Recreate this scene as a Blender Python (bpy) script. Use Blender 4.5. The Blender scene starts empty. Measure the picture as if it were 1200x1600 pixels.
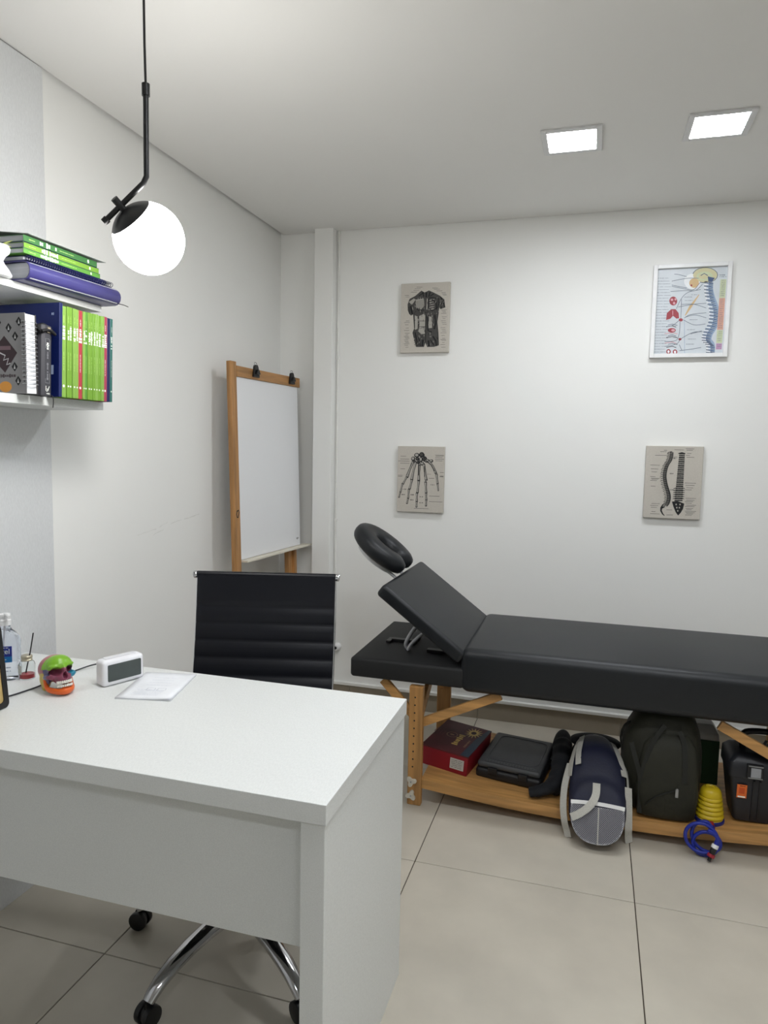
import bpy, bmesh, math, random
from mathutils import Vector, Matrix
random.seed(7)
sc = bpy.context.scene
COL = sc.collection
PI = math.pi

# ------------------------------------------------------------------ camera
CAM_H = 1.40
yaw, pitch, roll, FPX = math.radians(-16.43156), math.radians(-5.31381), math.radians(1.08058), 1104.75
fw = Vector((math.sin(yaw)*math.cos(pitch), math.cos(yaw)*math.cos(pitch), math.sin(pitch)))
rt = Vector((math.cos(yaw), -math.sin(yaw), 0))
up = rt.cross(fw)
r2 = rt*math.cos(roll) + up*math.sin(roll)
u2 = -rt*math.sin(roll) + up*math.cos(roll)
cd = bpy.data.cameras.new('camera'); cam = bpy.data.objects.new('camera', cd); COL.objects.link(cam)
cam.matrix_world = Matrix(((r2.x, u2.x, -fw.x, 0), (r2.y, u2.y, -fw.y, 0), (r2.z, u2.z, -fw.z, CAM_H), (0, 0, 0, 1)))
cd.sensor_fit = 'VERTICAL'; cd.sensor_height = 36.0; cd.lens = FPX/1600*36.0
cd.clip_start = 0.02; cd.clip_end = 50
sc.camera = cam
# ------------------------------------------------------------------ world + exposure
w = bpy.data.worlds.new('world'); sc.world = w; w.use_nodes = True
w.node_tree.nodes['Background'].inputs[0].default_value = (0.8, 0.85, 0.9, 1)
w.node_tree.nodes['Background'].inputs[1].default_value = 0.05
vs = sc.view_settings
vs.view_transform = 'Standard'; vs.look = 'None'; vs.gamma = 1.0; vs.use_curve_mapping = False
vs.exposure = 0.98
LAMP_STRENGTH = 44.0
GLOBE_STRENGTH = 26.0
sc.render.film_transparent = False

# ------------------------------------------------------------------ helpers
def lin(c):
    c = c/255.0
    return c/12.92 if c <= 0.04045 else ((c+0.055)/1.055)**2.4
def L3(rgb): return tuple(lin(v) for v in rgb)
MATS = {}
def mat(name, rgb, rough=0.5, metal=0.0, noise=None, bump=None, spec=None, coat=0.0, scale=(1, 1, 1), sheen=0.0):
    """procedural principled material. noise=(scale, amount), bump=(scale, strength)"""
    if name in MATS: return MATS[name]
    m = bpy.data.materials.new(name); m.use_nodes = True
    nt = m.node_tree; b = nt.nodes['Principled BSDF']
    c = L3(rgb)
    b.inputs['Base Color'].default_value = (*c, 1)
    b.inputs['Roughness'].default_value = rough
    b.inputs['Metallic'].default_value = metal
    if spec is not None: b.inputs['Specular IOR Level'].default_value = spec
    if coat: b.inputs['Coat Weight'].default_value = coat
    if sheen: b.inputs['Sheen Weight'].default_value = sheen
    tc = nt.nodes.new('ShaderNodeTexCoord'); mp = nt.nodes.new('ShaderNodeMapping')
    mp.inputs['Scale'].default_value = scale
    nt.links.new(tc.outputs['Object'], mp.inputs['Vector'])
    n = noise or (20, 0.04)
    tx = nt.nodes.new('ShaderNodeTexNoise'); tx.inputs['Scale'].default_value = n[0]; tx.inputs['Detail'].default_value = 5
    nt.links.new(mp.outputs[0], tx.inputs['Vector'])
    rp = nt.nodes.new('ShaderNodeValToRGB')
    rp.color_ramp.elements[0].position = 0.3; rp.color_ramp.elements[1].position = 0.7
    rp.color_ramp.elements[0].color = (*[max(0, v*(1-n[1])) for v in c], 1)
    rp.color_ramp.elements[1].color = (*[min(1, v*(1+n[1])) for v in c], 1)
    nt.links.new(tx.outputs['Fac'], rp.inputs['Fac'])
    nt.links.new(rp.outputs['Color'], b.inputs['Base Color'])
    if bump:
        t2 = nt.nodes.new('ShaderNodeTexNoise'); t2.inputs['Scale'].default_value = bump[0]; t2.inputs['Detail'].default_value = 3
        nt.links.new(mp.outputs[0], t2.inputs['Vector'])
        bp = nt.nodes.new('ShaderNodeBump'); bp.inputs['Strength'].default_value = bump[1]; bp.inputs['Distance'].default_value = 0.002
        nt.links.new(t2.outputs['Fac'], bp.inputs['Height']); nt.links.new(bp.outputs[0], b.inputs['Normal'])
    MATS[name] = m
    return m
def emit(name, rgb, s):
    m = bpy.data.materials.new(name); m.use_nodes = True; nt = m.node_tree
    b = nt.nodes['Principled BSDF']; b.inputs['Base Color'].default_value = (*L3(rgb), 1)
    b.inputs['Emission Color'].default_value = (*L3(rgb), 1); b.inputs['Emission Strength'].default_value = s
    return m
def glass(name, rgb, rough=0.05, alpha=None):
    m = bpy.data.materials.new(name); m.use_nodes = True; b = m.node_tree.nodes['Principled BSDF']
    b.inputs['Base Color'].default_value = (*L3(rgb), 1); b.inputs['Roughness'].default_value = rough
    b.inputs['Transmission Weight'].default_value = 1.0; b.inputs['IOR'].default_value = 1.2
    return m
def wood(name, rgb, axis='Z'):
    s = {'X': (3, 40, 40), 'Y': (40, 3, 40), 'Z': (40, 40, 3)}[axis]
    return mat(name, rgb, 0.45, noise=(1.3, 0.28), scale=s)

class MB:
    def __init__(s): s.v = []; s.f = []; s.m = []
    def add(s, vs_, fs, mi=0):
        o = len(s.v); s.v += [tuple(p) for p in vs_]
        for f in fs: s.f.append(tuple(i+o for i in f)); s.m.append(mi)
        return s
    def box(s, x0, x1, y0, y1, z0, z1, mi=0, M=None):
        p = [Vector((x, y, z)) for z in (z0, z1) for y in (y0, y1) for x in (x0, x1)]
        if M: p = [M @ q for q in p]
        return s.add(p, [(0, 2, 3, 1), (4, 5, 7, 6), (0, 1, 5, 4), (2, 6, 7, 3), (0, 4, 6, 2), (1, 3, 7, 5)], mi)
    def bar(s, a, b, w, h, upv=(0, 0, 1), mi=0):
        a = Vector(a); b = Vector(b); d = (b-a).normalized(); U = Vector(upv)
        sd = d.cross(U).normalized(); U = sd.cross(d).normalized()
        p = []
        for q in (a, b):
            for i, j in ((-1, -1), (1, -1), (1, 1), (-1, 1)): p.append(q+sd*(w/2*i)+U*(h/2*j))
        return s.add(p, [(3, 2, 1, 0), (4, 5, 6, 7), (0, 1, 5, 4), (1, 2, 6, 5), (2, 3, 7, 6), (3, 0, 4, 7)], mi)
    def tube(s, path, r, n=10, mi=0, closed=False, flat=1.0, caps=True):
        P = [Vector(p) for p in path]; k = len(P)
        R = r if isinstance(r, (list, tuple)) else [r]*k
        rings = []; nrm = None
        for i in range(k):
            if closed: t = (P[(i+1) % k]-P[i-1]).normalized()
            else: t = (P[min(i+1, k-1)]-P[max(i-1, 0)]).normalized()
            if nrm is None:
                nrm = t.cross(Vector((0, 0, 1)))
                if nrm.length < 1e-3: nrm = t.cross(Vector((0, 1, 0)))
                nrm.normalize()
            else:
                nrm = (nrm - t*nrm.dot(t)).normalized()
            bn = t.cross(nrm)
            rings.append([P[i]+nrm*(R[i]*math.cos(2*PI*j/n))+bn*(R[i]*flat*math.sin(2*PI*j/n)) for j in range(n)])
        return s.loft(rings, mi, caps=caps and not closed, closed=closed)
    def loft(s, rings, mi=0, caps=True, closed=False):
        n = len(rings[0]); vsx = [p for r in rings for p in r]; fs = []
        K = len(rings)
        for i in range(K if closed else K-1):
            a = i*n; b = ((i+1) % K)*n
            for j in range(n): fs.append((a+j, a+(j+1) % n, b+(j+1) % n, b+j))
        if caps: fs.append(tuple(reversed(range(n)))); fs.append(tuple(range((K-1)*n, K*n)))
        return s.add(vsx, fs, mi)
    def lathe(s, prof, c=(0, 0, 0), n=24, mi=0, M=None):
        rings = []
        for r, z in prof:
            ring = [Vector((r*math.cos(2*PI*j/n), r*math.sin(2*PI*j/n), z)) for j in range(n)]
            if M: ring = [M @ q for q in ring]
            rings.append([q+Vector(c) for q in ring])
        return s.loft(rings, mi)
    def cyl(s, a, b, r, n=16, mi=0):
        return s.tube([a, b], r, n, mi)
    def prism(s, poly, fn, t0, t1, mi=0):
        n = len(poly)
        p = [fn(u, v, t0) for u, v in poly]+[fn(u, v, t1) for u, v in poly]
        fs = [tuple(reversed(range(n))), tuple(range(n, 2*n))]+[(i, (i+1) % n, n+(i+1) % n, n+i) for i in range(n)]
        return s.add(p, fs, mi)
    def build(s, name, m=None, parent=None, bevel=0, seg=2, smooth=None, M=None, fix=True):
        if smooth is None: smooth = 0 if bevel else 35
        me = bpy.data.meshes.new(name); me.from_pydata([tuple(p) for p in s.v], [], s.f)
        ms = m if isinstance(m, (list, tuple)) else [m]
        for x in ms: me.materials.append(x)
        for p, i in zip(me.polygons, s.m): p.material_index = min(i, len(ms)-1)
        if bevel or fix:
            bm = bmesh.new(); bm.from_mesh(me)
            if fix: bmesh.ops.recalc_face_normals(bm, faces=bm.faces)
            if bevel:
                es = [e for e in bm.edges if len(e.link_faces) == 2 and e.calc_face_angle(0) > 0.6]
                bmesh.ops.bevel(bm, geom=es, offset=bevel, segments=seg, affect='EDGES', profile=0.5, clamp_overlap=True)
            bm.to_mesh(me); bm.free()
        if M: me.transform(M)
        if smooth:
            me.shade_smooth(); me.set_sharp_from_angle(angle=math.radians(smooth))
        return link(name, me, parent)
def link(name, data, parent=None):
    o = bpy.data.objects.new(name, data); COL.objects.link(o)
    if parent: o.parent = parent
    return o
def empty(name, loc=(0, 0, 0), rz=0):
    o = bpy.data.objects.new(name, None); o.empty_display_size = 0.05; COL.objects.link(o)
    o.location = loc; o.rotation_euler = (0, 0, rz); return o
def tag(o, label, cat, group=None):
    o['label'] = label; o['category'] = cat
    if group: o['group'] = group
    return o
def struct(o, label=None):
    o['kind'] = 'structure'
    if label: o['label'] = label; o['category'] = label.split()[-1]
    return o
def rring(a0, a1, b0, b1, r, n=4):
    """rounded rectangle as (a,b) list"""
    pts = []
    for cx, cy, st in ((a1-r, b1-r, 0), (a0+r, b1-r, 1), (a0+r, b0+r, 2), (a1-r, b0+r, 3)):
        for k in range(n+1):
            t = (st+k/n)*PI/2; pts.append((cx+r*math.cos(t), cy+r*math.sin(t)))
    return pts
def sring(cx, cy, a, b, e=2.6, n=28):
    out = []
    for k in range(n):
        t = 2*PI*k/n; c, s_ = math.cos(t), math.sin(t)
        out.append((cx+a*math.copysign(abs(c)**(2/e), c), cy+b*math.copysign(abs(s_)**(2/e), s_)))
    return out
def pillow(mb, x0, x1, y0, y1, z0, z1, r=0.03, n=4, mi=0, M=None, nx=6, crown=0.0):
    """rounded slab, lofted along x"""
    rings = []
    st = [(x0+r*(1-math.cos(k/n*PI/2)), r*(1-math.sin(k/n*PI/2))) for k in range(n+1)]
    xs = st+[(x0+r+(x1-x0-2*r)*k/nx, 0) for k in range(1, nx)]+[(x1-(x-x0), i) for x, i in reversed(st)]
    for x, ins in xs:
        cr = crown*(1-((x-(x0+x1)/2)/((x1-x0)/2))**4)
        ring = []
        for y, z in rring(y0+ins, y1-ins, z0+ins, z1-ins, max(r-ins, 0.001)+0.0001, n):
            if z > (z0+z1)/2:
                z += cr*(1-((y-(y0+y1)/2)/((y1-y0)/2))**2)
            p = Vector((x, y, z)); ring.append(M @ p if M else p)
        rings.append(ring)
    return mb.loft(rings, mi)
def lerp(a, b, t): return a+(b-a)*t
def smooth_path(pts, k=6):
    P = [Vector(p) for p in pts]; out = []
    for i in range(len(P)-1):
        p0 = P[max(i-1, 0)]; p1 = P[i]; p2 = P[i+1]; p3 = P[min(i+2, len(P)-1)]
        for j in range(k):
            t = j/k
            out.append(0.5*((2*p1)+(p2-p0)*t+(2*p0-5*p1+4*p2-p3)*t*t+(3*p1-p0-3*p2+p3)*t**3))
    out.append(P[-1]); return out
def ribbon(mb, pts, w, nrm, th=0.0015, mi=0):
    """flat webbing along a path; nrm = list or one facing normal"""
    P = [Vector(p) for p in pts]; rings = []
    for i, p in enumerate(P):
        t = (P[min(i+1, len(P)-1)]-P[max(i-1, 0)]).normalized()
        N = Vector(nrm[i] if isinstance(nrm, list) else nrm); N = (N-t*N.dot(t)).normalized(); sd = t.cross(N)
        ww = w[i] if isinstance(w, list) else w
        rings.append([p-sd*ww/2, p+sd*ww/2, p+sd*ww/2+N*th, p-sd*ww/2+N*th])
    return mb.loft(rings, mi)
class Flat:
    """flat print: strokes and fills on a plane. fn(u,v,h)->point"""
    def __init__(s, fn): s.mb = MB(); s.fn = fn; s.h = 0.0003
    def fill(s, pts, mi=0, lift=0.0):
        bm_n = len(pts)
        P = [s.fn(u, v, s.h+lift) for u, v in pts]
        # fan from centroid keeps concave shapes tolerable: use tessellation instead
        from mathutils.geometry import tessellate_polygon
        tris = tessellate_polygon([[Vector((u, v, 0)) for u, v in pts]])
        s.mb.add(P, [tuple(t) for t in tris], mi)
    def ell(s, cx, cy, a, b, mi=0, lift=0.0, n=18, rot=0):
        s.fill([(cx+a*math.cos(t)*math.cos(rot)-b*math.sin(t)*math.sin(rot), cy+a*math.cos(t)*math.sin(rot)+b*math.sin(t)*math.cos(rot)) for t in [2*PI*k/n for k in range(n)]], mi, lift)
    def stroke(s, pts, w, mi=0, lift=0.0):
        k = len(pts); Ls = []; Rs = []
        for i in range(k):
            a = pts[max(i-1, 0)]; b = pts[min(i+1, k-1)]
            dx, dy = b[0]-a[0], b[1]-a[1]; d = math.hypot(dx, dy) or 1
            ww = (w[i] if isinstance(w, (list, tuple)) else w)/2
            Ls.append((pts[i][0]-dy/d*ww, pts[i][1]+dx/d*ww)); Rs.append((pts[i][0]+dy/d*ww, pts[i][1]-dx/d*ww))
        P = [s.fn(u, v, s.h+lift) for u, v in Ls+Rs]
        s.mb.add(P, [(i, i+1, k+i+1, k+i) for i in range(k-1)], mi)
    def scribble(s, x, y, length, h, mi=0, seed=0, lift=0.0, vert=False):
        """small illegible print: a row of short bars"""
        rd = random.Random(seed); t = 0
        while t < length:
            l = h*rd.uniform(.35, .8)
            if rd.random() > .13:
                hh = h*rd.choice((.6, .7, 1.0))
                if vert: s.fill([(x-hh/2, y+t), (x+hh/2, y+t), (x+hh/2, y+min(t+l*.7, length)), (x-hh/2, y+min(t+l*.7, length))], mi, lift)
                else: s.fill([(x+t, y-hh/2), (x+min(t+l*.7, length), y-hh/2), (x+min(t+l*.7, length), y+hh/2), (x+t, y+hh/2)], mi, lift)
            t += l
    def build(s, name, mats, parent):
        o = s.mb.build(name, mats, parent, smooth=0, fix=False)
        if name in ('spine_title', 'cover_mark'): o['kind'] = 'stuff'   # print too fine to pick apart
        return o
def text_obj(name, body, size, M, m, parent=None, ext=0.0003):
    cu = bpy.data.curves.new(name, 'FONT'); cu.body = body; cu.size = size; cu.align_x = 'CENTER'; cu.align_y = 'CENTER'; cu.extrude = ext
    o = bpy.data.objects.new(name, cu); COL.objects.link(o)
    dg = bpy.context.evaluated_depsgraph_get(); me = bpy.data.meshes.new_from_object(o.evaluated_get(dg))
    bpy.data.objects.remove(o); me.materials.clear(); me.materials.append(m); me.transform(M)
    return link(name, me, parent)
def blob(name, build_fn, voxel, m, parent=None, smooth_it=6, post=None, M=None):
    mb = MB(); build_fn(mb)
    o = mb.build(name, m, None, smooth=0)
    md = o.modifiers.new('r', 'REMESH'); md.mode = 'VOXEL'; md.voxel_size = voxel
    if smooth_it:
        ms = o.modifiers.new('s', 'SMOOTH'); ms.factor = 0.5; ms.iterations = smooth_it
    dg = bpy.context.evaluated_depsgraph_get()
    me = bpy.data.meshes.new_from_object(o.evaluated_get(dg)); bpy.data.objects.remove(o)
    if post: post(me)
    if M: me.transform(M)
    me.shade_smooth()
    return link(name, me, parent)
def ellipsoid(mb, c, r, n=16, k=10, mi=0):
    rings = []
    for i in range(1, k):
        t = PI*i/k
        rings.append([Vector((c[0]+r[0]*math.sin(t)*math.cos(2*PI*j/n), c[1]+r[1]*math.sin(t)*math.sin(2*PI*j/n), c[2]-r[2]*math.cos(t))) for j in range(n)])
    mb.loft(rings, mi)

# ------------------------------------------------------------------ materials
M_wall = mat('wall_paint', (240, 240, 237), 0.75, noise=(1.5, 0.012), bump=(90, 0.06))
M_ceil = mat('ceiling_paint', (230, 229, 226), 0.85, noise=(1.2, 0.01))
M_linen = mat('white_linen_melamine', (214, 216, 217), 0.5, noise=(1.0, 0.055), bump=(1.0, 0.25), scale=(420, 420, 90))
M_desk = mat('white_linen_laminate', (222, 224, 222), 0.42, noise=(1.0, 0.05), bump=(1.0, 0.15), scale=(420, 120, 420))
M_tile = mat('beige_porcelain', (193, 186, 172), 0.32, noise=(5, 0.075), bump=(60, 0.03))
M_grout = mat('dark_grout', (70, 60, 50), 0.9)
M_base = mat('taupe_porcelain', (156, 146, 130), 0.35, noise=(8, 0.05))
M_white = mat('white_plastic', (236, 236, 236), 0.35)
M_trimwhite = mat('white_trim_paint', (238, 238, 234), 0.5)
M_black = mat('black_metal', (18, 18, 20), 0.4)
M_vinyl = mat('black_vinyl', (24, 27, 31), 0.42, noise=(30, 0.06), bump=(350, 0.12), spec=0.4)
M_platform = mat('black_fabric', (22, 23, 25), 0.65, noise=(60, 0.08), bump=(500, 0.15))
M_chair = mat('black_leather', (9, 11, 20), 0.38, noise=(40, 0.06), bump=(400, 0.1), spec=0.35)
M_chrome = mat('chrome', (205, 205, 208), 0.12, 1.0)
M_silver = mat('satin_silver', (170, 172, 176), 0.35, 0.9)
M_woodz = wood('pine_upright', (184, 138, 82), 'Z')
M_woodx = wood('pine_along', (184, 138, 82), 'X')
M_wooddz = wood('varnished_pine', (176, 130, 76), 'Z')
M_ink = mat('black_ink', (28, 28, 30), 0.8)
M_ink2 = mat('grey_ink', (74, 72, 70), 0.8)
M_ink3 = mat('pale_ink', (172, 168, 160), 0.8)
M_canvas = mat('canvas_print', (196, 190, 180), 0.8, noise=(300, 0.05))
M_paper = mat('paper', (236, 238, 242), 0.7)
M_pages = mat('page_block', (178, 180, 186), 0.8, noise=(1, 0.1), scale=(10, 400, 400))
M_white_ink = mat('white_ink', (235, 240, 232), 0.7)

# ------------------------------------------------------------------ room shell
XL, XR, YB, YF, ZC = -1.656, 2.35, 3.573, -3.3, 2.51
# floor: a grout bed with porcelain tiles as parts
fl = struct(MB().box(XL-.1, XR+.1, YF-.1, YB+.1, -.06, -.0035).build('floor', M_grout, smooth=0))
TS_X, TS_Y, GX, GY = 0.705, 0.690, -0.523, 2.223
gap = 0.0016
tmesh = {}
for i in range(-3, 6):
    for j in range(-9, 3):
        x0, x1 = GX+i*TS_X+gap, GX+(i+1)*TS_X-gap
        y0, y1 = GY+j*TS_Y+gap, GY+(j+1)*TS_Y-gap
        x0, x1, y0, y1 = max(x0, XL), min(x1, XR), max(y0, YF), min(y1, YB)
        if x1-x0 < .02 or y1-y0 < .02: continue
        key = (round(x1-x0, 4), round(y1-y0, 4))
        if key not in tmesh:
            o = MB().box(0, x1-x0, 0, y1-y0, -.012, 0).build('tile', M_tile, fl, bevel=.0008, seg=1, smooth=0); tmesh[key] = o.data
        else: o = link('tile', tmesh[key], fl)
        o.location = (x0, y0, 0)
# ceiling with a narrow shadow gap along the walls
cb = MB().box(XL+.018, XR, YF, YB-.005, ZC, ZC+.05).box(XL-.1, XR+.1, YF-.1, YB+.1, ZC+.045, ZC+.12)
struct(cb.build('ceiling', M_ceil, smooth=0))
struct(MB().box(XL-.1, XL, YF-.1, YB+.1, -.05, ZC+.05).build('wall_left', M_wall, smooth=0))
struct(MB().box(XL, XR, YB, YB+.1, -.05, ZC+.05).build('wall_back', M_wall, smooth=0))
struct(MB().box(XR, XR+.1, YF-.1, YB+.1, -.05, ZC+.05).build('wall_right', M_wall, smooth=0))
struct(MB().box(XL, XR, YF-.1, YF, -.05, ZC+.05).build('wall_front', M_wall, smooth=0))
struct(MB().box(-1.437, -1.334, 3.508, YB, 0, ZC+.004).build('wall_column', M_wall, bevel=.003))
struct(MB().box(XL, -1.635, YF, 1.84, 0, ZC-.003).build('wall_panel_left', M_linen, bevel=.0015))
# baseboards: taupe tile pieces with a white strip on top
bb = MB().box(-1.334, XR, YB-.024, YB, .096, .112).box(XL, -1.437, YB-.024, YB, .096, .112)
bb = struct(bb.build('baseboard_back', M_trimwhite, bevel=.002))
for i in range(-3, 6):
    x0, x1 = max(GX+i*TS_X+.001, XL), min(GX+(i+1)*TS_X-.001, XR)
    if x0 < -1.334: x0 = max(x0, -1.334)
    if x1-x0 < .02: continue
    MB().box(x0, x1, YB-.011, YB, 0, .096).build('baseboard_tile', M_base, bb, bevel=.001, seg=1)
MB().box(XL, -1.437, YB-.011, YB, 0, .096).build('baseboard_tile', M_base, bb, bevel=.001, seg=1)
bl = struct(MB().box(XL, XL+.014, 1.84, YB-.014, .096, .110).build('baseboard_left', M_trimwhite, bevel=.002))
for y0, y1 in ((1.84, 2.222), (2.224, 2.912), (2.914, YB-.014)):
    MB().box(XL, XL+.011, y0, y1, 0, .096).build('baseboard_tile', M_base, bl, bevel=.001, seg=1)
# faint scuff marks on the left wall
fs = Flat(lambda u, v, h: Vector((XL+h, u, v)))
for a, b_, z, wd in ((2.30, 2.42, 1.045, .004), (2.44, 2.50, 1.062, .003), (2.52, 2.60, 1.066, .004), (2.62, 2.74, 1.075, .005), (2.40, 2.47, 1.035, .003)):
    fs.stroke([(lerp(a, b_, t/6), z+.012*t/6+random.uniform(-.002, .002)) for t in range(7)], [wd*random.uniform(.3, 1) for _ in range(7)], 0)
fs.build('scuff_mark', mat('scuff', (224, 224, 220), .8), bpy.data.objects['wall_left'])
# conduit beside the column, socket
c = MB().tube([(-1.322, YB-.004, ZC), (-1.322, YB-.004, 1.84), (-1.322, YB-.004, .8), (-1.322, YB-.004, .11)], .005, 8)
cond = tag(c.build('cable_conduit', M_trimwhite), 'thin white cable conduit running down the wall beside the corner column', 'conduit')
for z in (1.86, 1.0, .55): MB().box(-1.330, -1.314, YB-.012, YB, z-.006, z+.006).build('clip', M_trimwhite, cond, bevel=.001)
so = empty('wall_socket', (-1.305, YB, .302))
tag(so, 'small white round socket low on the back wall by the chair', 'socket')
MR = Matrix.Rotation(PI/2, 4, 'X')
MB().lathe([(.0, 0), (.022, 0), (.022, .012), (.017, .024), (.015, .034), (0, .034)], n=20, M=MR).build('body', M_white, so)
MB().lathe([(0, .033), (.008, .033), (.008, .036), (.005, .0365), (0, .0365)], n=16, M=MR).build('port', M_black, so)

# ------------------------------------------------------------------ ceiling lamps
M_diff = emit('lamp_diffuser', (246, 250, 255), LAMP_STRENGTH)
def ceiling_lamp(x, y, label):
    t = empty('ceiling_lamp', (x, y, ZC))
    tag(t, label, 'ceiling lamp', 'square recessed ceiling lamps')
    a, b_ = .104, .083
    f = MB()
    for sx, sy in ((1, 0), (-1, 0), (0, 1), (0, -1)):
        if sx: f.box(min(sx*a, sx*b_), max(sx*a, sx*b_), -a, a, -.008, -.0005)
        else: f.box(-b_, b_, min(sy*a, sy*b_), max(sy*a, sy*b_), -.008, -.0005)
    f.build('frame', M_silver_rim, t, bevel=.0015)
    MB().box(-b_, b_, -b_, b_, -.005, -.001).build('diffuser', M_diff, t, smooth=0)
    return t
M_silver_rim = mat('lamp_rim', (214, 214, 214), .4)
ceiling_lamp(-.127, 2.731, 'square recessed ceiling lamp nearer the corner, left of the two')
ceiling_lamp(.355, 2.723, 'square recessed ceiling lamp on the right, further from the corner')
ceiling_lamp(-.127, 1.0, 'unseen square fill lamp added above the near corner of the desk')  # from here down: out-of-view lamps added to brighten the room
ceiling_lamp(.355, 1.0, 'unseen square fill lamp added over the middle of the floor, nearer the desk')
ceiling_lamp(.84, 1.0, 'unseen square fill lamp added over the middle of the floor, further from the desk')
ceiling_lamp(.1, -.7, 'unseen square fill lamp added behind the viewpoint, nearer the left wall')  # added fill light from behind the camera
ceiling_lamp(.84, -.7, 'unseen square fill lamp added behind the viewpoint, nearer the right wall')

# ------------------------------------------------------------------ pendant lamp
pc = Vector((-1.037, 1.50, 1.880)); Rg = .082
pe = empty('pendant_lamp', pc); tag(pe, 'black pendant lamp with a glowing white glass globe above the desk', 'pendant lamp')
ex = Vector((.959, .283, 0)); ez = Vector((0, 0, 1)); ey = Vector((-.283, .959, 0))
def pl(a, b_, c_=0): return ex*a+ez*b_+ey*c_
ax = (pl(-.504, .617, -.604)).normalized()
M_globe = emit('opal_glass', (255, 253, 250), GLOBE_STRENGTH)
q = ax.to_track_quat('Z', 'Y').to_matrix().to_4x4()
g = MB(); prof = []
cap_t = math.radians(43)
for k in range(0, 25):
    t = PI-(PI-cap_t)*k/24; prof.append((Rg*math.sin(t) if k else .0005, Rg*math.cos(t)))
g.lathe(prof, n=40, M=q).build('globe', M_globe, pe, smooth=60)
prof = [(Rg*1.012*math.sin(cap_t*(1-k/10)) if k < 10 else .0005, Rg*1.012*math.cos(cap_t*(1-k/10))) for k in range(11)]
MB().lathe([(Rg*.97*math.sin(cap_t), Rg*.97*math.cos(cap_t))]+prof, n=40, M=q).build('cap', M_black, pe, smooth=60)
MB().cyl(ax*(Rg*.98), ax*(Rg+.030), .0085).build('joint_peg', M_black, pe)
jc = ax*(Rg+.010)
arm_d = pl(-.72, -.69, 0).normalized()
bend = pl(-.0046, .129, jc.dot(ey)); bend = jc - arm_d*((jc-bend).length)
armend = jc+arm_d*.052
top = bend+Vector((.001, 0, .197))
path = [top, bend+Vector((0, 0, .02)), bend+Vector((0, 0, .008))-Vector((0, 0, 0)), bend+arm_d*.010, bend+arm_d*.022, armend]
MB().tube(smooth_path([top, bend+Vector((0, 0, .03)), bend+arm_d*.03, armend], 8) if False else path, .0062, 12).build('rod', M_black, pe)
MB().cyl(armend-arm_d*.010, armend+arm_d*.002, .0085).build('arm_cap', M_black, pe)
MB().cyl(top-Vector((0, 0, .014)), top+Vector((0, 0, .012)), .009).build('sleeve', M_black, pe)
MB().tube([top, top+Vector((-.002, 0, .1)), Vector((top.x-.003, top.y, ZC-pc.z))], .0028, 8).build('cord', M_black, pe)
MB().lathe([(.0, 0), (.05, 0), (.05, -.02), (.045, -.025), (0, -.025)], c=(top.x-.003, top.y, ZC-pc.z), n=28).build('ceiling_rose', M_black, pe)

# ------------------------------------------------------------------ desk
dk = empty('desk', (-1.0, 1.43, 0)); tag(dk, 'white laminate desk with a thick top and solid side panel', 'desk')
def dbox(name, x0, x1, y0, y1, z0, z1, m=M_desk, bv=.0012):
    return MB().box(x0+1.0, x1+1.0, y0-1.43, y1-1.43, z0, z1).build(name, m, dk, bevel=bv, seg=2)
dbox('desk_top', -1.634, -.434, 1.140, 1.712, .715, .755)
dbox('side_panel', -.486, -.4385, 1.146, 1.708, 0, .715)
dbox('modesty_panel', -1.634, -.486, 1.190, 1.212, .432, .715)

# ------------------------------------------------------------------ office chair
ch = empty('office_chair', (-.886, 1.667, 0), math.radians(14.8))
tag(ch, 'black ribbed leather office chair with chrome star base behind the desk', 'chair')
for k in range(5):
    a = math.radians(254+72*k-14.8)
    d = Vector((math.cos(a), math.sin(a), 0))
    rr = [.02, .06, .12, .18, .235, .275, .300, .312]; zz = [.118, .124, .124, .116, .102, .085, .068, .056]; wd = [.028, .027, .026, .024, .0225, .0205, .0185, .0165]
    lg = MB().tube([d*r_+Vector((0, 0, z_)) for r_, z_ in zip(rr, zz)], wd, 12, flat=.72).build('leg', M_chrome, ch, smooth=60)
    cs = MB(); sd = Vector((-d.y, d.x, 0)); cc = d*.314+Vector((0, 0, .027))
    for s_ in (-1, 1): cs.cyl(cc+sd*(s_*.006), cc+sd*(s_*.022), .026, 20)
    cs.build('caster_wheel', M_black, lg, bevel=.003, smooth=40)
    MB().cyl(cc+Vector((0, 0, .004)), cc+Vector((0, 0, .034)), .008, 12).cyl(cc-sd*.01, cc+sd*.01, .02, 16).build('caster_fork', M_black, lg)
MB().lathe([(.0, .085), (.034, .085), (.036, .13), (.028, .15), (.028, .27), (.018, .275), (.018, .40), (0, .40)], n=24).build('gas_column', M_black, ch)
MB().box(-.09, .09, -.10, .10, .395, .43).build('tilt_mechanism', M_black, ch, bevel=.006)
def back_pt(s):   # backrest centre line, s = 0 bottom .. 1 top
    return Vector((0, lerp(.235, .356, s)+.018*math.sin(PI*s), lerp(.46, .985, s)))
HB = .54
def rib_profile(n_seams_d):
    return n_seams_d
seams = [HB-.100-.054*i for i in range(8)]
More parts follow.
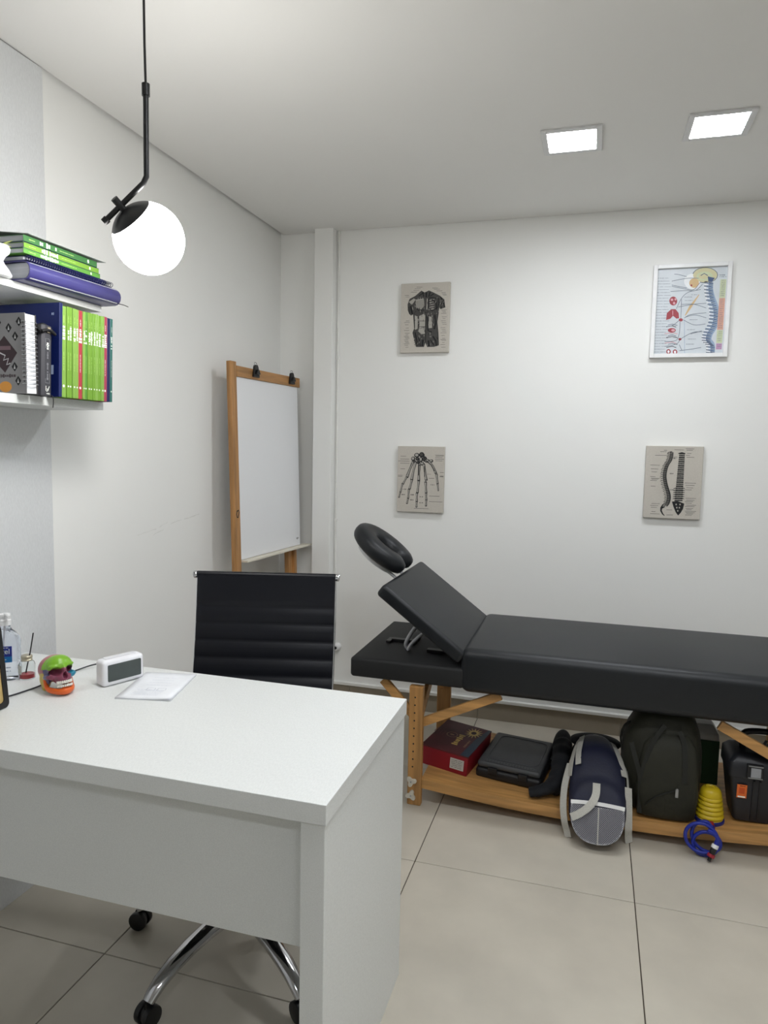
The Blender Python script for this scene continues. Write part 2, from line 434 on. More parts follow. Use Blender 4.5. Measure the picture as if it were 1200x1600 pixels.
def sling(halfw, pts, nrm, seamset, total, thick=.016):
    rings = []
    N = len(pts)
    for i, (p, nn) in enumerate(zip(pts, nrm)):
        s = total*i/(N-1); dmin = min([abs(s-q_) for q_ in seamset]+[.05]); t = thick*(.30+.70*min(1, (dmin/.020))**.45)
        rings.append([p+Vector((-halfw, 0, 0))-nn*t*.25, p+Vector((-halfw+.012, 0, 0))-nn*t*.5, p+Vector((halfw-.012, 0, 0))-nn*t*.5, p+Vector((halfw, 0, 0))-nn*t*.25,
                      p+Vector((halfw, 0, 0))+nn*t*.25, p+Vector((halfw-.012, 0, 0))+nn*t*.5, p+Vector((-halfw+.012, 0, 0))+nn*t*.5, p+Vector((-halfw, 0, 0))+nn*t*.25])
    return MB().loft(rings)
N = 110
bp = [back_pt(i/(N-1)) for i in range(N)]
bn = []
for i in range(N):
    t = (bp[min(i+1, N-1)]-bp[max(i-1, 0)]).normalized(); bn.append(Vector((0, -t.z, t.y)))
sling(.218, bp, bn, seams, HB).build('backrest', M_chair, ch, smooth=50)
MB().tube([bp[-1]+Vector((-.219, .004, .0)), bp[-1]+Vector((.219, .004, .0))], .011, 16).build('top_roll', M_chair, ch, smooth=60)
seat_p = [Vector((0, lerp(-.235, .235, i/70), .445+.012*math.cos(PI*i/70)*1)) for i in range(71)]
sling(.218, seat_p, [Vector((0, 0, 1))]*71, [.055*i for i in range(1, 9)], .47).build('seat', M_chair, ch, smooth=50)
for s_ in (-1, 1):
    P = [(s_*.219, -.235, .435), (s_*.219, 0, .428), (s_*.219, .2, .43), (s_*.219, .25, .455)]+[tuple(Vector((s_*.219, .008, 0))+back_pt(k/8)) for k in range(1, 9)]
    MB().tube(P, .0035, 10, flat=2.0).build('side_rail', M_chrome, ch, smooth=60)
    MB().cyl(bp[-1]+Vector((s_*.219, .004, 0)), bp[-1]+Vector((s_*.232, .004, -.002)), .012, 16).build('end_cap', M_chrome, ch, bevel=.003, smooth=40)
    MB().tube([(s_*.226, .18, .43), (s_*.10, .05, .42), (0, 0, .42)], .009, 8).build('seat_bracket', M_chrome, ch)

# ------------------------------------------------------------------ flipchart easel
ea = empty('flipchart_easel', (-1.515, 2.84, 0))
tag(ea, 'wooden flipchart easel with a white board leaning in the corner', 'easel')
th = math.radians(4.0); lean = math.radians(1.75)
A = Vector((math.sin(th), math.cos(th), 0)); Nn = Vector((math.cos(th)*math.cos(lean), -math.sin(th)*math.cos(lean), math.sin(lean))); Uu = Nn.cross(A)*-1
if Uu.z < 0: Uu = -Uu
def ep(a, z, n=0): return A*a+Uu*z+Nn*n
def ebox(name, a0, a1, z0, z1, n0, n1, m, par=ea, bv=.002):
    p = [ep(a, z, n) for z in (z0, z1) for n in (n0, n1) for a in (a0, a1)]
    return MB().add(p, [(0, 2, 3, 1), (4, 5, 7, 6), (0, 1, 5, 4), (2, 6, 7, 3), (0, 4, 6, 2), (1, 3, 7, 5)]).build(name, m, par, bevel=bv)
M_ew = wood('easel_pine', (170, 124, 74), 'Z'); M_ewy = wood('easel_pine_rail', (170, 124, 74), 'Y')
post = ebox('post', 0, .045, 0, 1.765, -.012, .012, M_ew)
ebox('post', .535, .60, 0, 1.70, -.035, -.010, M_ew)
ebox('post_edge', .575, .60, .0, .86, -.035, .004, M_ew)
ebox('top_rail', .045, .655, 1.70, 1.748, -.010, .014, M_ewy)
ebox('bottom_rail', .045, .60, .40, .44, -.035, -.010, M_ewy)
M_board = mat('whiteboard', (234, 235, 237), .35, noise=(3, .006))
bd = ebox('whiteboard', .047, .640, .868, 1.700, -.008, .006, M_board, bv=.001)
ebox('board_edge', .640, .643, .868, 1.700, -.009, .005, M_ink2, bv=.0005)
ebox('pen_tray', .047, .70, .858, .866, -.01, .045, mat('tray_board', (222, 216, 200), .5), bv=.001)
for a in (.20, .555):
    cp = empty('clip', ep(a, 1.745, .014)); cp.parent = ea; 
    mb = MB(); mb.prism([(-.026, -.035), (.026, -.035), (.016, .012), (.010, .022), (-.010, .022), (-.016, .012)], lambda u, v, h: A*u+Uu*v+Nn*h, 0, .012)
    mb.prism([(-.018, -.022), (.018, -.022), (.006, .0), (-.006, 0)], lambda u, v, h: A*u+Uu*v+Nn*h, .012, .022)
    mb.build('clip_body', M_black, cp, bevel=.002)
    MB().tube(smooth_path([A*-.012+Uu*.018+Nn*.006, A*-.008+Uu*.032+Nn*.004, A*.008+Uu*.032+Nn*.004, A*.012+Uu*.018+Nn*.006], 4), .0016, 6).build('clip_wire', M_chrome, cp)
f2 = Flat(lambda u, v, h: ep(u, v, .012+h))
hp = [(.018, 1.095), (.014, 1.082), (.018, 1.068), (.026, 1.066), (.031, 1.078), (.034, 1.09), (.030, 1.10), (.024, 1.096), (.016, 1.096)]
f2.stroke(hp, .006); f2.build('heart_doodle', M_ink, post)
f3 = Flat(lambda u, v, h: ep(u, v, .006+h)); f3.scribble(.598, .905, .025, .011, 0, 3); f3.build('maker_mark', M_ink2, bd)

# ------------------------------------------------------------------ shelves
for z0, z1, lab in ((1.785, 1.803, 'upper white shelf on the left wall holding the book stack'), (1.493, 1.517, 'lower white shelf on the left wall holding the row of green booklets')):
    tag(MB().box(-1.634, -1.44, .75, 1.84, z0, z1).build('wall_shelf', M_desk, bevel=.001), lab, 'shelf', 'white wall shelves')
SH = 1.517
def standing_book(y0, t, h, xf, depth, m, label, lean_deg=0.0, title=None, group=None, seed=0, rnd=.001, dot=True, m_title=None):
    """upright book, spine to +x; rotates about its bottom edge"""
    o = MB(); cv = .0012
    o.box(-depth, 0, 0, cv, 0, h).box(-depth, 0, t-cv, t, 0, h).box(-cv, 0, cv, t-cv, 0, h)
    b = o.build('book', m, bevel=.0004, seg=1); b.location = (xf, y0, SH+.0005); b.rotation_euler = (math.radians(-lean_deg), 0, 0)
    MB().box(-depth+.003, -cv, cv, t-cv, .002, h-.002).build('pages', M_pages, b)
    if title:
        f = Flat(lambda u, v, hh: Vector((hh, u, v)))
        if t > .006:
            f.scribble(t/2, h*.635, h*.155, t*.75, 0, seed, vert=True)
            f.scribble(t/2, h*.30, h*.20, t*.16, 1, seed+50, vert=True)
            f.scribble(t/2, h*.82, h*.08, t*.2, 1, seed+80, vert=True)
            if dot: f.ell(t/2, h*.125, t*.22, t*.22, 0)
        f.build('spine_title', [M_white_ink, m_title or m], b)
    tag(b, label, 'book', group); return b
M_lime = mat('lime_cover', (110, 154, 46), .5); M_lime2 = mat('lime_cover_pale', (124, 164, 68), .5); M_lime3 = mat('green_cover', (84, 142, 52), .5)
M_limep = mat('pale_lime_ink', (178, 214, 120), .5)
M_red = mat('red_cover', (168, 54, 64), .45); M_pink = mat('crimson_cover', (164, 58, 84), .45)
M_navy = mat('navy_cover', (12, 27, 84), .4); M_teal = mat('teal_cover', (36, 98, 92), .45)
M_navyd = mat('dark_navy_cover', (18, 24, 78), .5)
nav = standing_book(1.604, .012, .252, -1.397, .205, M_navy, 'tall navy blue folder standing flat-faced before the green booklets', 2.5)
f = Flat(lambda u, v, hh: Vector((u, -hh, v))); f.fill([(-.028, .06), (-.018, .06), (-.018, .085), (-.028, .085)]); f.scribble(-.03, .222, .012, .010, 0, 4)
f.build('cover_mark', [mat('pale_blue_ink', (160, 176, 206), .6)], nav)
row = [(.0175, M_lime2), (.0115, M_lime), (.0115, M_lime), (.012, M_lime2), (.011, M_lime2), (.0165, M_red), (.009, M_lime2), (.0105, M_lime3), (.0105, M_lime), (.0105, M_lime), (.0105, M_lime), (.0105, M_lime2), (.0125, M_lime), (.012, M_lime2), (.0155, M_pink), (.0125, M_navyd), (.0105, M_teal)]
ordn = ['first', 'second', 'third', 'fourth', 'fifth', 'sixth', 'seventh', 'eighth', 'ninth', 'tenth', 'eleventh', 'twelfth', 'thirteenth']
y = 1.6185; gi = 0
for i, (t, m) in enumerate(row):
    ln = 2.0
    if m is M_red: lab = 'red booklet standing among the green booklets'
    elif m is M_pink: lab = 'crimson booklet standing beside the dark navy one at the row end'
    elif m is M_navyd: lab = 'dark navy booklet between the crimson and the teal booklet'
    elif m is M_teal: lab = 'teal green booklet standing last at the shelf end'
    else: lab = 'lime green booklet, %s green one counted from the navy folder' % ordn[gi]; gi += 1
    standing_book(y, t, .247+random.uniform(-.001, .001), -1.402+random.uniform(-.002, .002), .17, m, lab, ln, title=(m is not M_navyd), group='booklets standing on the lower shelf', seed=i, m_title=M_limep if m in (M_lime, M_lime2, M_lime3) else M_white_ink)
    y += t+.0003+(.0016 if i in (0, 2, 11) else 0)
# black bound book with elastic
bk = empty('bound_book', (-1.402, 1.546, SH+.0005)); bk.rotation_euler = (math.radians(-2.5), 0, 0)
tag(bk, 'thick black bound book with an elastic band and vertical white spine lettering', 'book')
mb = MB(); mb.loft([[Vector((-x_, y_, z_)) for x_, y_ in [(.14, 0), (.012, 0), (.004, .003), (0, .012), (0, .030), (.004, .039), (.012, .042), (.14, .042), (.14, .039), (.02, .038), (.02, .004), (.14, .003)]] for z_ in (0, .185)])
M_bk = mat('black_cloth_cover', (50, 50, 56), .6)
mb.build('cover', M_bk, bk, bevel=.001)
MB().box(-.137, -.02, .0035, .0385, .003, .182).build('pages', M_pages, bk)
MB().tube(smooth_path([(.002, -.003, .166), (.004, .02, .172), (.002, .045, .166), (-.012, .046, .178), (-.012, .02, .187), (-.012, -.003, .178), (.002, -.003, .166)], 5), .0045, 8).build('elastic_band', M_black, bk, smooth=60)
MB().prism([(.016, .166), (.030, .166), (.027, .180), (.019, .180)], lambda u, v, h: Vector((h, u, v)), .001, .0035).build('page_tab', mat('kraft_tab', (150, 140, 118), .7), bk)
f = Flat(lambda u, v, h: Vector((h, u, v)))
f.stroke([(.014, .125), (.014, .150), (.026, .150), (.029, .147), (.029, .118)], .0012, 1)
f.stroke([(.014, .045), (.014, .034), (.029, .034), (.029, .060)], .0012, 1)
f.scribble(.0215, .122, .024, .009, 0, 11, vert=True); f.scribble(.0215, .098, .018, .005, 1, 12, vert=True); f.scribble(.0215, .042, .045, .006, 1, 13, vert=True)
f.stroke([(.016, .026), (.016, .014), (.019, .012), (.023, .014), (.022, .018), (.018, .018)], .0018, 0); f.stroke([(.023, .014), (.028, .026)], .0018, 0)
f.scribble(.015, .006, .015, .004, 0, 15)
f.build('spine_lettering', [M_white_ink, mat('grey_foil', (128, 130, 134), .5)], bk)
MB().tube(smooth_path([(-.006, .036, .004), (.003, .038, .0), (.004, .039, -.015), (.0035, .038, -.030)], 4), .0012, 6).build('ribbon_marker', M_black, bk)
# spiral notebook
nb = empty('spiral_notebook', (-1.405, 1.503, SH+.0005)); tag(nb, 'white spiral notebook with a grey diamond patterned cover facing out', 'notebook')
M_cov = mat('grey_patterned_cover', (132, 130, 132), .5, noise=(12, .1))
cvr = MB().box(-.155, -.003, 0, .0022, 0, .205).build('front_cover', M_cov, nb, bevel=.0006, seg=1)
MB().box(-.153, -.006, .0022, .036, .002, .203).build('pages', mat('white_pages', (226, 228, 232), .7, noise=(1, .08), scale=(5, 500, 5)), nb)
MB().box(-.155, -.003, .036, .038, 0, .205).build('back_cover', M_ink2, nb, bevel=.0006, seg=1)
for k in range(16):
    z = .025+k*.0105
    MB().tube([Vector((-.008+.013*math.cos(t)*.95, .019+.0225*math.sin(t), z+.0012*math.sin(t/2))) for t in [2*PI*j/18 for j in range(19)]], .0013, 6).build('ring', M_silver, nb, smooth=60)
f = Flat(lambda u, v, h: Vector((u, -h, v)))
def dia(cx, cz, a, b_):
    f.fill([(cx-a, cz), (cx, cz-b_), (cx+a, cz), (cx, cz+b_)], 0); f.fill([(cx-a*.32, cz-b_*.45), (cx+a*.32, cz-b_*.45), (cx, cz+b_*.5)], 1, .0003)
for cx, cz in ((-.022, .183), (-.055, .168), (-.035, .146), (-.039, .069), (-.029, .033), (-.088, .182), (-.10, .03)): dia(cx, cz, .0098, .0125)
f.fill([(-.12, .100), (-.070, .148), (-.030, .104), (-.070, .054)], 2)
f.fill([(-.10, .112), (-.050, .112), (-.050, .122), (-.10, .122)], 3, .0003); f.stroke([(-.085, .105), (-.068, .098), (-.074, .086), (-.058, .090), (-.064, .074), (-.052, .078)], .0035, 1, .0003)
f.scribble(-.085, .046, .050, .009, 2, 21); f.ell(-.070, .018, .020, .014, 4)
for k in range(14): f.fill([(-.011, .03+k*.0115), (-.008, .03+k*.0115), (-.008, .034+k*.0115), (-.011, .034+k*.0115)], 0)
f.build('cover_print', [M_ink, mat('pale_grey_ink', (190, 188, 190), .6), mat('maroon_ink', (44, 22, 30), .6), mat('mauve_ink', (110, 84, 92), .6), mat('orange_print', (206, 140, 50), .6)], cvr)

# stacked on the upper shelf: purple binder, spiral pad, three green books, grey folder
ZT = 1.803
def rotz(a): return Matrix.Rotation(a, 4, 'Z')
bi = empty('ring_binder', (-1.385, 1.498, ZT+.0005), math.radians(-2)); tag(bi, 'plump purple vinyl binder lying at the bottom of the book stack', 'binder')
M_purple = mat('purple_vinyl', (60, 57, 112), .3, noise=(14, .08), spec=.5)
rings = []
pr = [(-.2, 0), (-.02, 0)]+[(-.02+.022*math.sin(k/8*PI), .0235-.0235*math.cos(k/8*PI)) for k in range(1, 8)]+[(-.02, .047), (-.2, .047), (-.2, .0445), (-.02, .0445)]+[(-.02+.0195*math.sin(k/8*PI), .0235+.021*math.cos(k/8*PI)) for k in range(1, 8)]+[(-.02, .0025), (-.2, .0025)]
for yy in (0, .004, .17, .338, .350):
    e = .0 if yy < .345 else .006
    rings.append([Vector((x_-e*(1 if x_ > -.1 else 0), yy, z_+(0 if True else 0))) for x_, z_ in pr])
MB().loft(rings).build('cover', M_purple, bi, smooth=40)
MB().box(-.195, -.006, .006, .340, .003, .044).build('sheets', M_pages, bi, bevel=.004)
MB().tube(smooth_path([(-.02, .335, .006), (.004, .345, .002), (.012, .362, -.002)], 4), .0012, 6).build('loose_strap', M_black, bi)
sp = empty('spiral_pad', (-1.3885, 1.503, ZT+.0500), math.radians(-1)); tag(sp, 'dark spiral bound pad between the purple binder and green books', 'notebook')
MB().box(-.19, -.012, .002, .325, 0, .0012).box(-.19, -.012, .002, .325, .0098, .011).build('covers', M_navyd, sp)
MB().box(-.187, -.024, .004, .323, .0012, .0098).build('pages', M_pages, sp)
for k in range(40):
    yy = .008+k*.0079
    MB().tube([Vector((-.010+.0100*math.cos(t), yy+.001*math.sin(t/2), .0055+.0070*math.sin(t))) for t in [2*PI*j/12 for j in range(13)]], .0013, 5).build('ring', M_silver if k > 35 else M_navyd, sp, smooth=60)
zz = ZT+.0500+.0140
for i, (m, h, yo, ln, xo, lab) in enumerate(((M_lime3, .0125, 1.492, .288, -1.396, 'lowest of three green books lying in the stack on the shelf'), (M_lime, .0145, 1.500, .282, -1.402, 'lime green book, middle of the three lying in the stack'), (mat('dark_green_cover', (52, 106, 52), .45), .0165, 1.500, .276, -1.403, 'dark green book, topmost of the three lying in the stack'))):
    o = MB().box(-.17, 0, 0, ln, 0, .0011).box(-.17, 0, 0, ln, h-.0011, h).box(-.0011, 0, 0, ln, 0, h)
    b = o.build('book', m, bevel=.0004, seg=1); b.location = (xo, yo, zz)
    MB().box(-.168, -.0011, .002, ln-.002, .0011, h-.0011).build('pages', M_pages, b)
    f = Flat(lambda u, v, hh: Vector((hh, u, v)))
    f.scribble(ln*.20, h/2, ln*.22, h*.8, 0, 30+i); f.scribble(ln*.06, h/2, ln*.08, h*.2, 1, 40+i); f.scribble(ln*.46, h/2, ln*.2, h*.16, 1, 44+i); f.ell(ln*.865, h/2, h*.22, h*.3, 0)
    f.build('spine_title', [M_white_ink, M_limep], b); tag(b, lab, 'book', 'green books lying on the upper shelf'); zz += h+.0022
    if i < 2:
        s_ = MB().box(-.175, -.003, .0, ln+.004, 0, .002).build('book_sheet', M_navyd); s_.location = (xo, yo, zz-.0021)
        tag(s_, 'thin dark sheet under the %s book of the stack' % ('lime green' if i == 0 else 'topmost dark green'), 'sheet')
fo = MB(); fo.prism([(-.20, -.012), (.004, .012), (.006, .305), (-.19, .30)], lambda u, v, h: Vector((u, v, h+max(0, -u-.05)*.12)), 0, .0016)
fo = fo.build('document_folder', mat('grey_folder', (150, 156, 152), .5)); fo.location = (-1.398, 1.496, zz+.0002); tag(fo, 'grey document folder lying on top of the green book stack', 'folder')

# vase with plant at the left end of the upper shelf
vz = empty('plant_vase', (-1.443, 1.456, ZT+.0005)); vz.scale = (.74, .74, .74); tag(vz, 'white hourglass vase with pale green leaves on the upper shelf', 'vase')
MB().lathe([(0, 0), (.042, 0), (.044, .005), (.036, .022), (.022, .042), (.018, .052), (.026, .066), (.038, .078), (.041, .09), (.036, .102), (.03, .104), (.026, .096), (0, .092)], n=32).build('body', mat('white_ceramic', (240, 242, 244), .2, noise=(30, .03)), vz, smooth=60)
M_leaf = mat('pale_leaf', (176, 186, 104), .5, noise=(60, .2))
for k in range(16):
    a = 2*PI*k/16*2.4; l = .045+.02*random.random(); e = .25+.5*random.random()
    d = Vector((math.cos(a), math.sin(a), e)).normalized(); p0 = Vector((0, 0, .094))
    ribbon(MB(), [p0+d*(l*t)+Vector((0, 0, -.012*t*t)) for t in (0, .3, .6, .85, 1)], [.003, .008, .009, .006, .001], (-d.x*d.z, -d.y*d.z, 1), .0008).build('leaf', M_leaf, vz)

# ------------------------------------------------------------------ things on the desk
DZ = .7553
# anatomical skull
sk = empty('skull_model', (-1.293, 1.462, DZ), math.radians(-26)); sk.rotation_euler = (0, math.radians(-13), math.radians(-26)); sk.scale = (.98, .98, .98)
tag(sk, 'small anatomical skull model with bones painted in bright colours', 'skull model')
cols = [('green', (124, 178, 44)), ('pink', (176, 108, 112)), ('yellow', (198, 172, 74)), ('slate', (92, 88, 122)), ('maroon', (128, 62, 84)), ('cyan', (46, 136, 166)), ('bone', (196, 160, 66))]
SKM = [mat('skull_'+n_, c_, .3) for n_, c_ in cols]
def sk_build(mb):
    ellipsoid(mb, (-.012, 0, .062), (.048, .040, .036), 24, 16)
    ellipsoid(mb, (.014, 0, .068), (.032, .034, .029), 20, 12)
    ellipsoid(mb, (.028, 0, .046), (.022, .027, .026))
    ellipsoid(mb, (.036, 0, .036), (.018, .019, .016))
    for s_ in (-1, 1):
        ellipsoid(mb, (.029, s_*.025, .044), (.012, .009, .009)); ellipsoid(mb, (.012, s_*.034, .044), (.022, .005, .006))
        ellipsoid(mb, (-.014, s_*.026, .038), (.022, .013, .024)); ellipsoid(mb, (-.022, s_*.026, .018), (.009, .008, .011))
        ellipsoid(mb, (.030, s_*.017, .070), (.014, .015, .006))
    ellipsoid(mb, (.047, 0, .058), (.007, .006, .012))
EYE = (.0170, .0560, .0125, .0110)
def sk_post(me):
    for v in me.vertices:
        p = v.co
        for s_ in (-1, 1):
            d = math.hypot((p.y-s_*EYE[0])/EYE[2], (p.z-EYE[1])/EYE[3])
            if d < 1 and p.x > .008: p.x -= .026*(1-d**4)
        d = math.hypot(p.y/(.0045+.22*max(0, .050-p.z)), (p.z-.044)/.0100)
        if d < 1 and p.x > .03: p.x -= .016*(1-d**3)
    me.materials.clear()
    for m in SKM: me.materials.append(m)
    for f_ in me.polygons:
        c0 = f_.center; x_, y_, z_ = c0
        if x_ > -.002+.12*(z_-.06) and z_ > .064: i = 0
        elif x_ > .022 and z_ <= .066:
            i = 4
            if y_ > .017 and z_ < .058: i = 5
            if abs(y_) <= .0045: i = 4
            if z_ > .062 and abs(y_) > .006: i = 0
        elif x_ > .004 and z_ < .066: i = 3 if math.hypot((abs(y_)-EYE[0])/.011, (z_-EYE[1])/.010) > 1 else 4
        elif z_ < .056 and x_ > -.040: i = 2
        else: i = 1
        f_.material_index = i
blob('cranium', sk_build, .0016, SKM[0], sk, 5, sk_post)
jaw = MB()
jp = [(-.002, -.032, .042), (.0, -.032, .026), (.006, -.030, .014), (.020, -.025, .0085), (.034, -.017, .0050), (.042, -.008, .0035), (.045, 0, .0030)]
jp = jp+[(x_, -y_, z_) for x_, y_, z_ in reversed(jp[:-1])]
SP = smooth_path(jp, 5); rad = [.0042+.0025*math.sin(PI*min(1, max(0, (i/len(SP)-.05)/.9))) for i in range(len(SP))]
MB().tube(SP, [r_*1.15 for r_ in rad], 10, flat=1.25).build('mandible', mat('skull_orange', (222, 98, 32), .3), sk, smooth=80)
ellipsoid_mb = MB(); ellipsoid(ellipsoid_mb, (.043, 0, .0050), (.0075, .015, .0110)); ellipsoid_mb.build('chin', MATS['skull_orange'], sk, smooth=80)
M_tooth = mat('tooth_white', (236, 232, 222), .3)
for row_z, hh in ((.0275, .0072), (.0180, .0055)):
    tm = MB()
    for k in range(11):
        t = (k-5)/5; a = t*1.15; x_ = .031+.0215*math.cos(a); y_ = .0195*math.sin(a)
        Mx = Matrix.Translation((x_, y_, row_z)) @ rotz(a); tm.box(-.0022, .0022, -.00185, .00185, -hh/2, hh/2, M=Mx)
    tm.build('teeth', M_tooth, sk, bevel=.0006, seg=1)
# clock
ck = empty('digital_clock', (-1.1805, 1.5745, DZ), math.atan2(.103, .044)); tag(ck, 'white digital alarm clock with a blank dark display', 'clock')
cl = MB(); R_ = .012
pillow(cl, -.060, .060, 0, .042, 0, .070, r=.010, n=4)
cl.build('case', mat('white_clock_plastic', (238, 238, 242), .3), ck, smooth=60)
MB().prism([(u, v) for u, v in rring(-.047, .049, .013, .058, .003)], lambda u, v, h: Vector((u, -h, v)), -.001, .0012).build('display', mat('dark_lcd', (66, 74, 72), .25, noise=(40, .05)), ck)
MB().prism(rring(-.045, .045, .014, .032, .004), lambda u, v, h: Vector((u, v, h)), .0695, .0725).build('snooze_bar', mat('clock_bar', (226, 226, 230), .3), ck, bevel=.001, smooth=40)
# papers
pp = MB()
c4 = [Vector((-1.129, 1.466, 0)), Vector((-.987, 1.497, 0)), Vector((-1.034, 1.694, 0)), Vector((-1.178, 1.664, 0))]
for s_ in range(4):
    g4 = [p+Vector((random.uniform(-.002, .002), random.uniform(-.002, .002), 0)) for p in c4]; n_ = 8; vsx = []; fsx = []
    for i in range(n_+1):
        for j in range(n_+1):
            p = (g4[0]*(1-i/n_)+g4[1]*(i/n_))*(1-j/n_)+(g4[3]*(1-i/n_)+g4[2]*(i/n_))*(j/n_)
            lift = .0007*s_+.004*(i/n_)**4*(1-j/n_)*s_/3
            vsx.append((p.x+1.08, p.y-1.58, .0003+lift))
    for i in range(n_):
        for j in range(n_): a = i*(n_+1)+j; fsx.append((a, a+n_+1, a+n_+2, a+1))
    pp.add(vsx, fsx)
pp = pp.build('paper_sheets', M_paper, smooth=60, fix=False); pp.location = (-1.08, 1.58, DZ)
sm = pp.modifiers.new('thickness', 'SOLIDIFY'); sm.thickness = .0004; sm.offset = 1
tag(pp, 'few white paper sheets with faint handwriting beside the clock', 'paper')
uX = Vector((.977, .213, 0)); uY = Vector((-.213, .977, 0))
f = Flat(lambda u, v, h: Vector((-1.129+1.08, 1.466-1.58, .0033+h))+uX*u+uY*v)
for k in range(2): f.stroke([(.055+.028*k, .06), (.055+.028*k, .078), (.075+.028*k, .078), (.077+.028*k, .062), (.057+.028*k, .06)], .0012)
for k in range(5): f.scribble(.03, .028+k*.009, .08, .003, 1, 60+k)
for k in range(4): f.scribble(.04, .10+k*.02, .06, .0025, 1, 70+k)
f.build('handwriting', [mat('pencil', (168, 172, 184), .8), mat('faint_pencil', (208, 212, 222), .8)], pp)
# reed diffuser bottle
db = empty('diffuser_bottle', (-1.449, 1.52, DZ)); tag(db, 'small glass diffuser bottle with red liquid and one dark stick', 'bottle')
M_glass = glass('clear_glass', (246, 248, 248))
MB().lathe([(0, 0), (.0195, 0), (.021, .002), (.021, .040), (.018, .046), (.0135, .049), (.0135, .052), (.0115, .052), (.0115, .049), (.0165, .045), (.019, .039), (.019, .003), (0, .003)], n=28).build('glass_body', M_glass, db, smooth=50)
MB().lathe([(0, .0032), (.0188, .0032), (.0188, .014), (0, .014)], n=28).build('liquid', mat('red_liquid', (176, 34, 44), .2), db)
MB().lathe([(.0117, .050), (.0145, .050), (.0145, .053), (.013, .055), (.0145, .057), (.0145, .062), (.013, .064), (.0117, .064)], n=24).build('metal_collar', mat('champagne_metal', (190, 182, 160), .3, .8), db)
lb = MB(); lb.loft([[Vector((.0213*math.cos(t), .0213*math.sin(t), z_)) for t in [math.radians(200+k*10) for k in range(9)]] for z_ in (.014, .040)], caps=False)
MB().add([Vector((.0214*math.cos(math.radians(195+k*10)), .0214*math.sin(math.radians(195+k*10)), z_)) for z_ in (.016, .040) for k in range(9)], [(k, k+1, k+10, k+9) for k in range(8)]).build('label', mat('beige_label', (196, 194, 184), .7, noise=(200, .15)), db)
MB().tube([(-.010, .004, .006), (.012, 0, .072), (.026, -.002, .128)], .0017, 8).build('stick', M_black, db)
# hand gel bottle
gb = empty('gel_bottle', (-1.504, 1.505, DZ)); tag(gb, 'clear hand gel pump bottle with a blue label', 'bottle')
rings = []
for z_, sc_ in ((0, .9), (.004, 1), (.02, .97), (.055, 1), (.085, .97), (.105, 1), (.115, .92), (.126, .7), (.134, .45), (.140, .36), (.146, .36)):
    rings.append([Vector((x_, y_, z_)) for x_, y_ in sring(0, 0, .040*sc_, .027*sc_, 3, 28)])
MB().loft(rings).build('bottle_body', glass('clear_plastic', (238, 242, 250), .08), gb, smooth=60)
MB().lathe([(0, .146), (.0155, .146), (.0155, .160), (.009, .164), (.009, .170), (.014, .171), (.014, .176), (0, .178)], n=20).build('pump_collar', M_white, gb)
MB().tube([(0, 0, .174), (.012, -.006, .176), (.030, -.014, .172)], .005, 10).build('nozzle', M_white, gb)
MB().cyl((0, 0, .005), (0, 0, .15), .0025, 8).build('dip_tube', M_white, gb)
gl_M = Matrix.Rotation(math.radians(28), 4, 'Z')
def glp(u, v, h):  # label wraps the front
    a = u/.04; return gl_M @ Vector((.041*math.sin(a), -(.0285+h)*abs(math.cos(a))**.6, v))
f = Flat(glp); f.h = .0006
def grid(f, u0, u1, v0, v1, mi, lift=0, n=10):
    for k in range(n): f.fill([(lerp(u0, u1, k/n), v0), (lerp(u0, u1, (k+1)/n), v0), (lerp(u0, u1, (k+1)/n), v1), (lerp(u0, u1, k/n), v1)], mi, lift)
grid(f, -.032, .024, .066, .094, 0); grid(f, -.032, .024, .050, .066, 1); f.scribble(-.02, .090, .035, .003, 2, 90, .0004); f.scribble(-.02, .058, .03, .004, 2, 91, .0004); f.scribble(-.02, .036, .04, .004, 3, 92); f.scribble(-.02, .026, .04, .003, 3, 93)
lab = f.build('label', [mat('label_blue', (22, 40, 140), .4), mat('label_cyan', (0, 122, 190), .4), M_white_ink, mat('label_grey', (120, 130, 160), .5)], gb)
text_obj('label_text', 'gel', .020, gl_M @ Matrix.Translation((.0085, -.0300, .080)) @ Matrix.Rotation(PI/2, 4, 'X'), M_white_ink, lab)
# framed kraft board on the desk, facing into the room
fr = empty('framed_board', (-1.331, 1.339, DZ+.0012)); tag(fr, 'black framed tan board standing at the left end of the desk', 'frame')
fr.rotation_euler = (0, math.radians(-5.5), 0)
W_, H_ = .24, .198
mb = MB()
mb.loft([[Vector((x_, -p[0], p[1])) for p in ring] for x_, ring in ((-.010, rring(0, W_, 0, H_, .012)), (.0, rring(0, W_, 0, H_, .012)), (.0, rring(.014, W_-.014, .014, H_-.014, .008)), (-.004, rring(.014, W_-.014, .014, H_-.014, .008)))])
mb.build('frame', mat('black_frame', (20, 20, 22), .5), fr)
MB().prism(rring(.013, W_-.013, .013, H_-.013, .008), lambda u, v, h: Vector((h, -u, v)), -.0038, -.0025).build('board', mat('tan_board', (196, 168, 108), .6, noise=(40, .06)), fr)
f = Flat(lambda u, v, h: Vector((-.0025+h, -u, v)))
for k in range(4): f.scribble(.03+.0*k, .03+k*.018, .10, .010, 0, 100+k)
f.build('board_print', mat('brown_ink', (60, 40, 34), .7), fr)
MB().box(-.06, -.010, -.16, -.08, .0062, .0092).bar((-.055, -.12, .008), (-.010, -.12, .12), .05, .003, (0, 1, 0)).build('stand', M_black, fr)
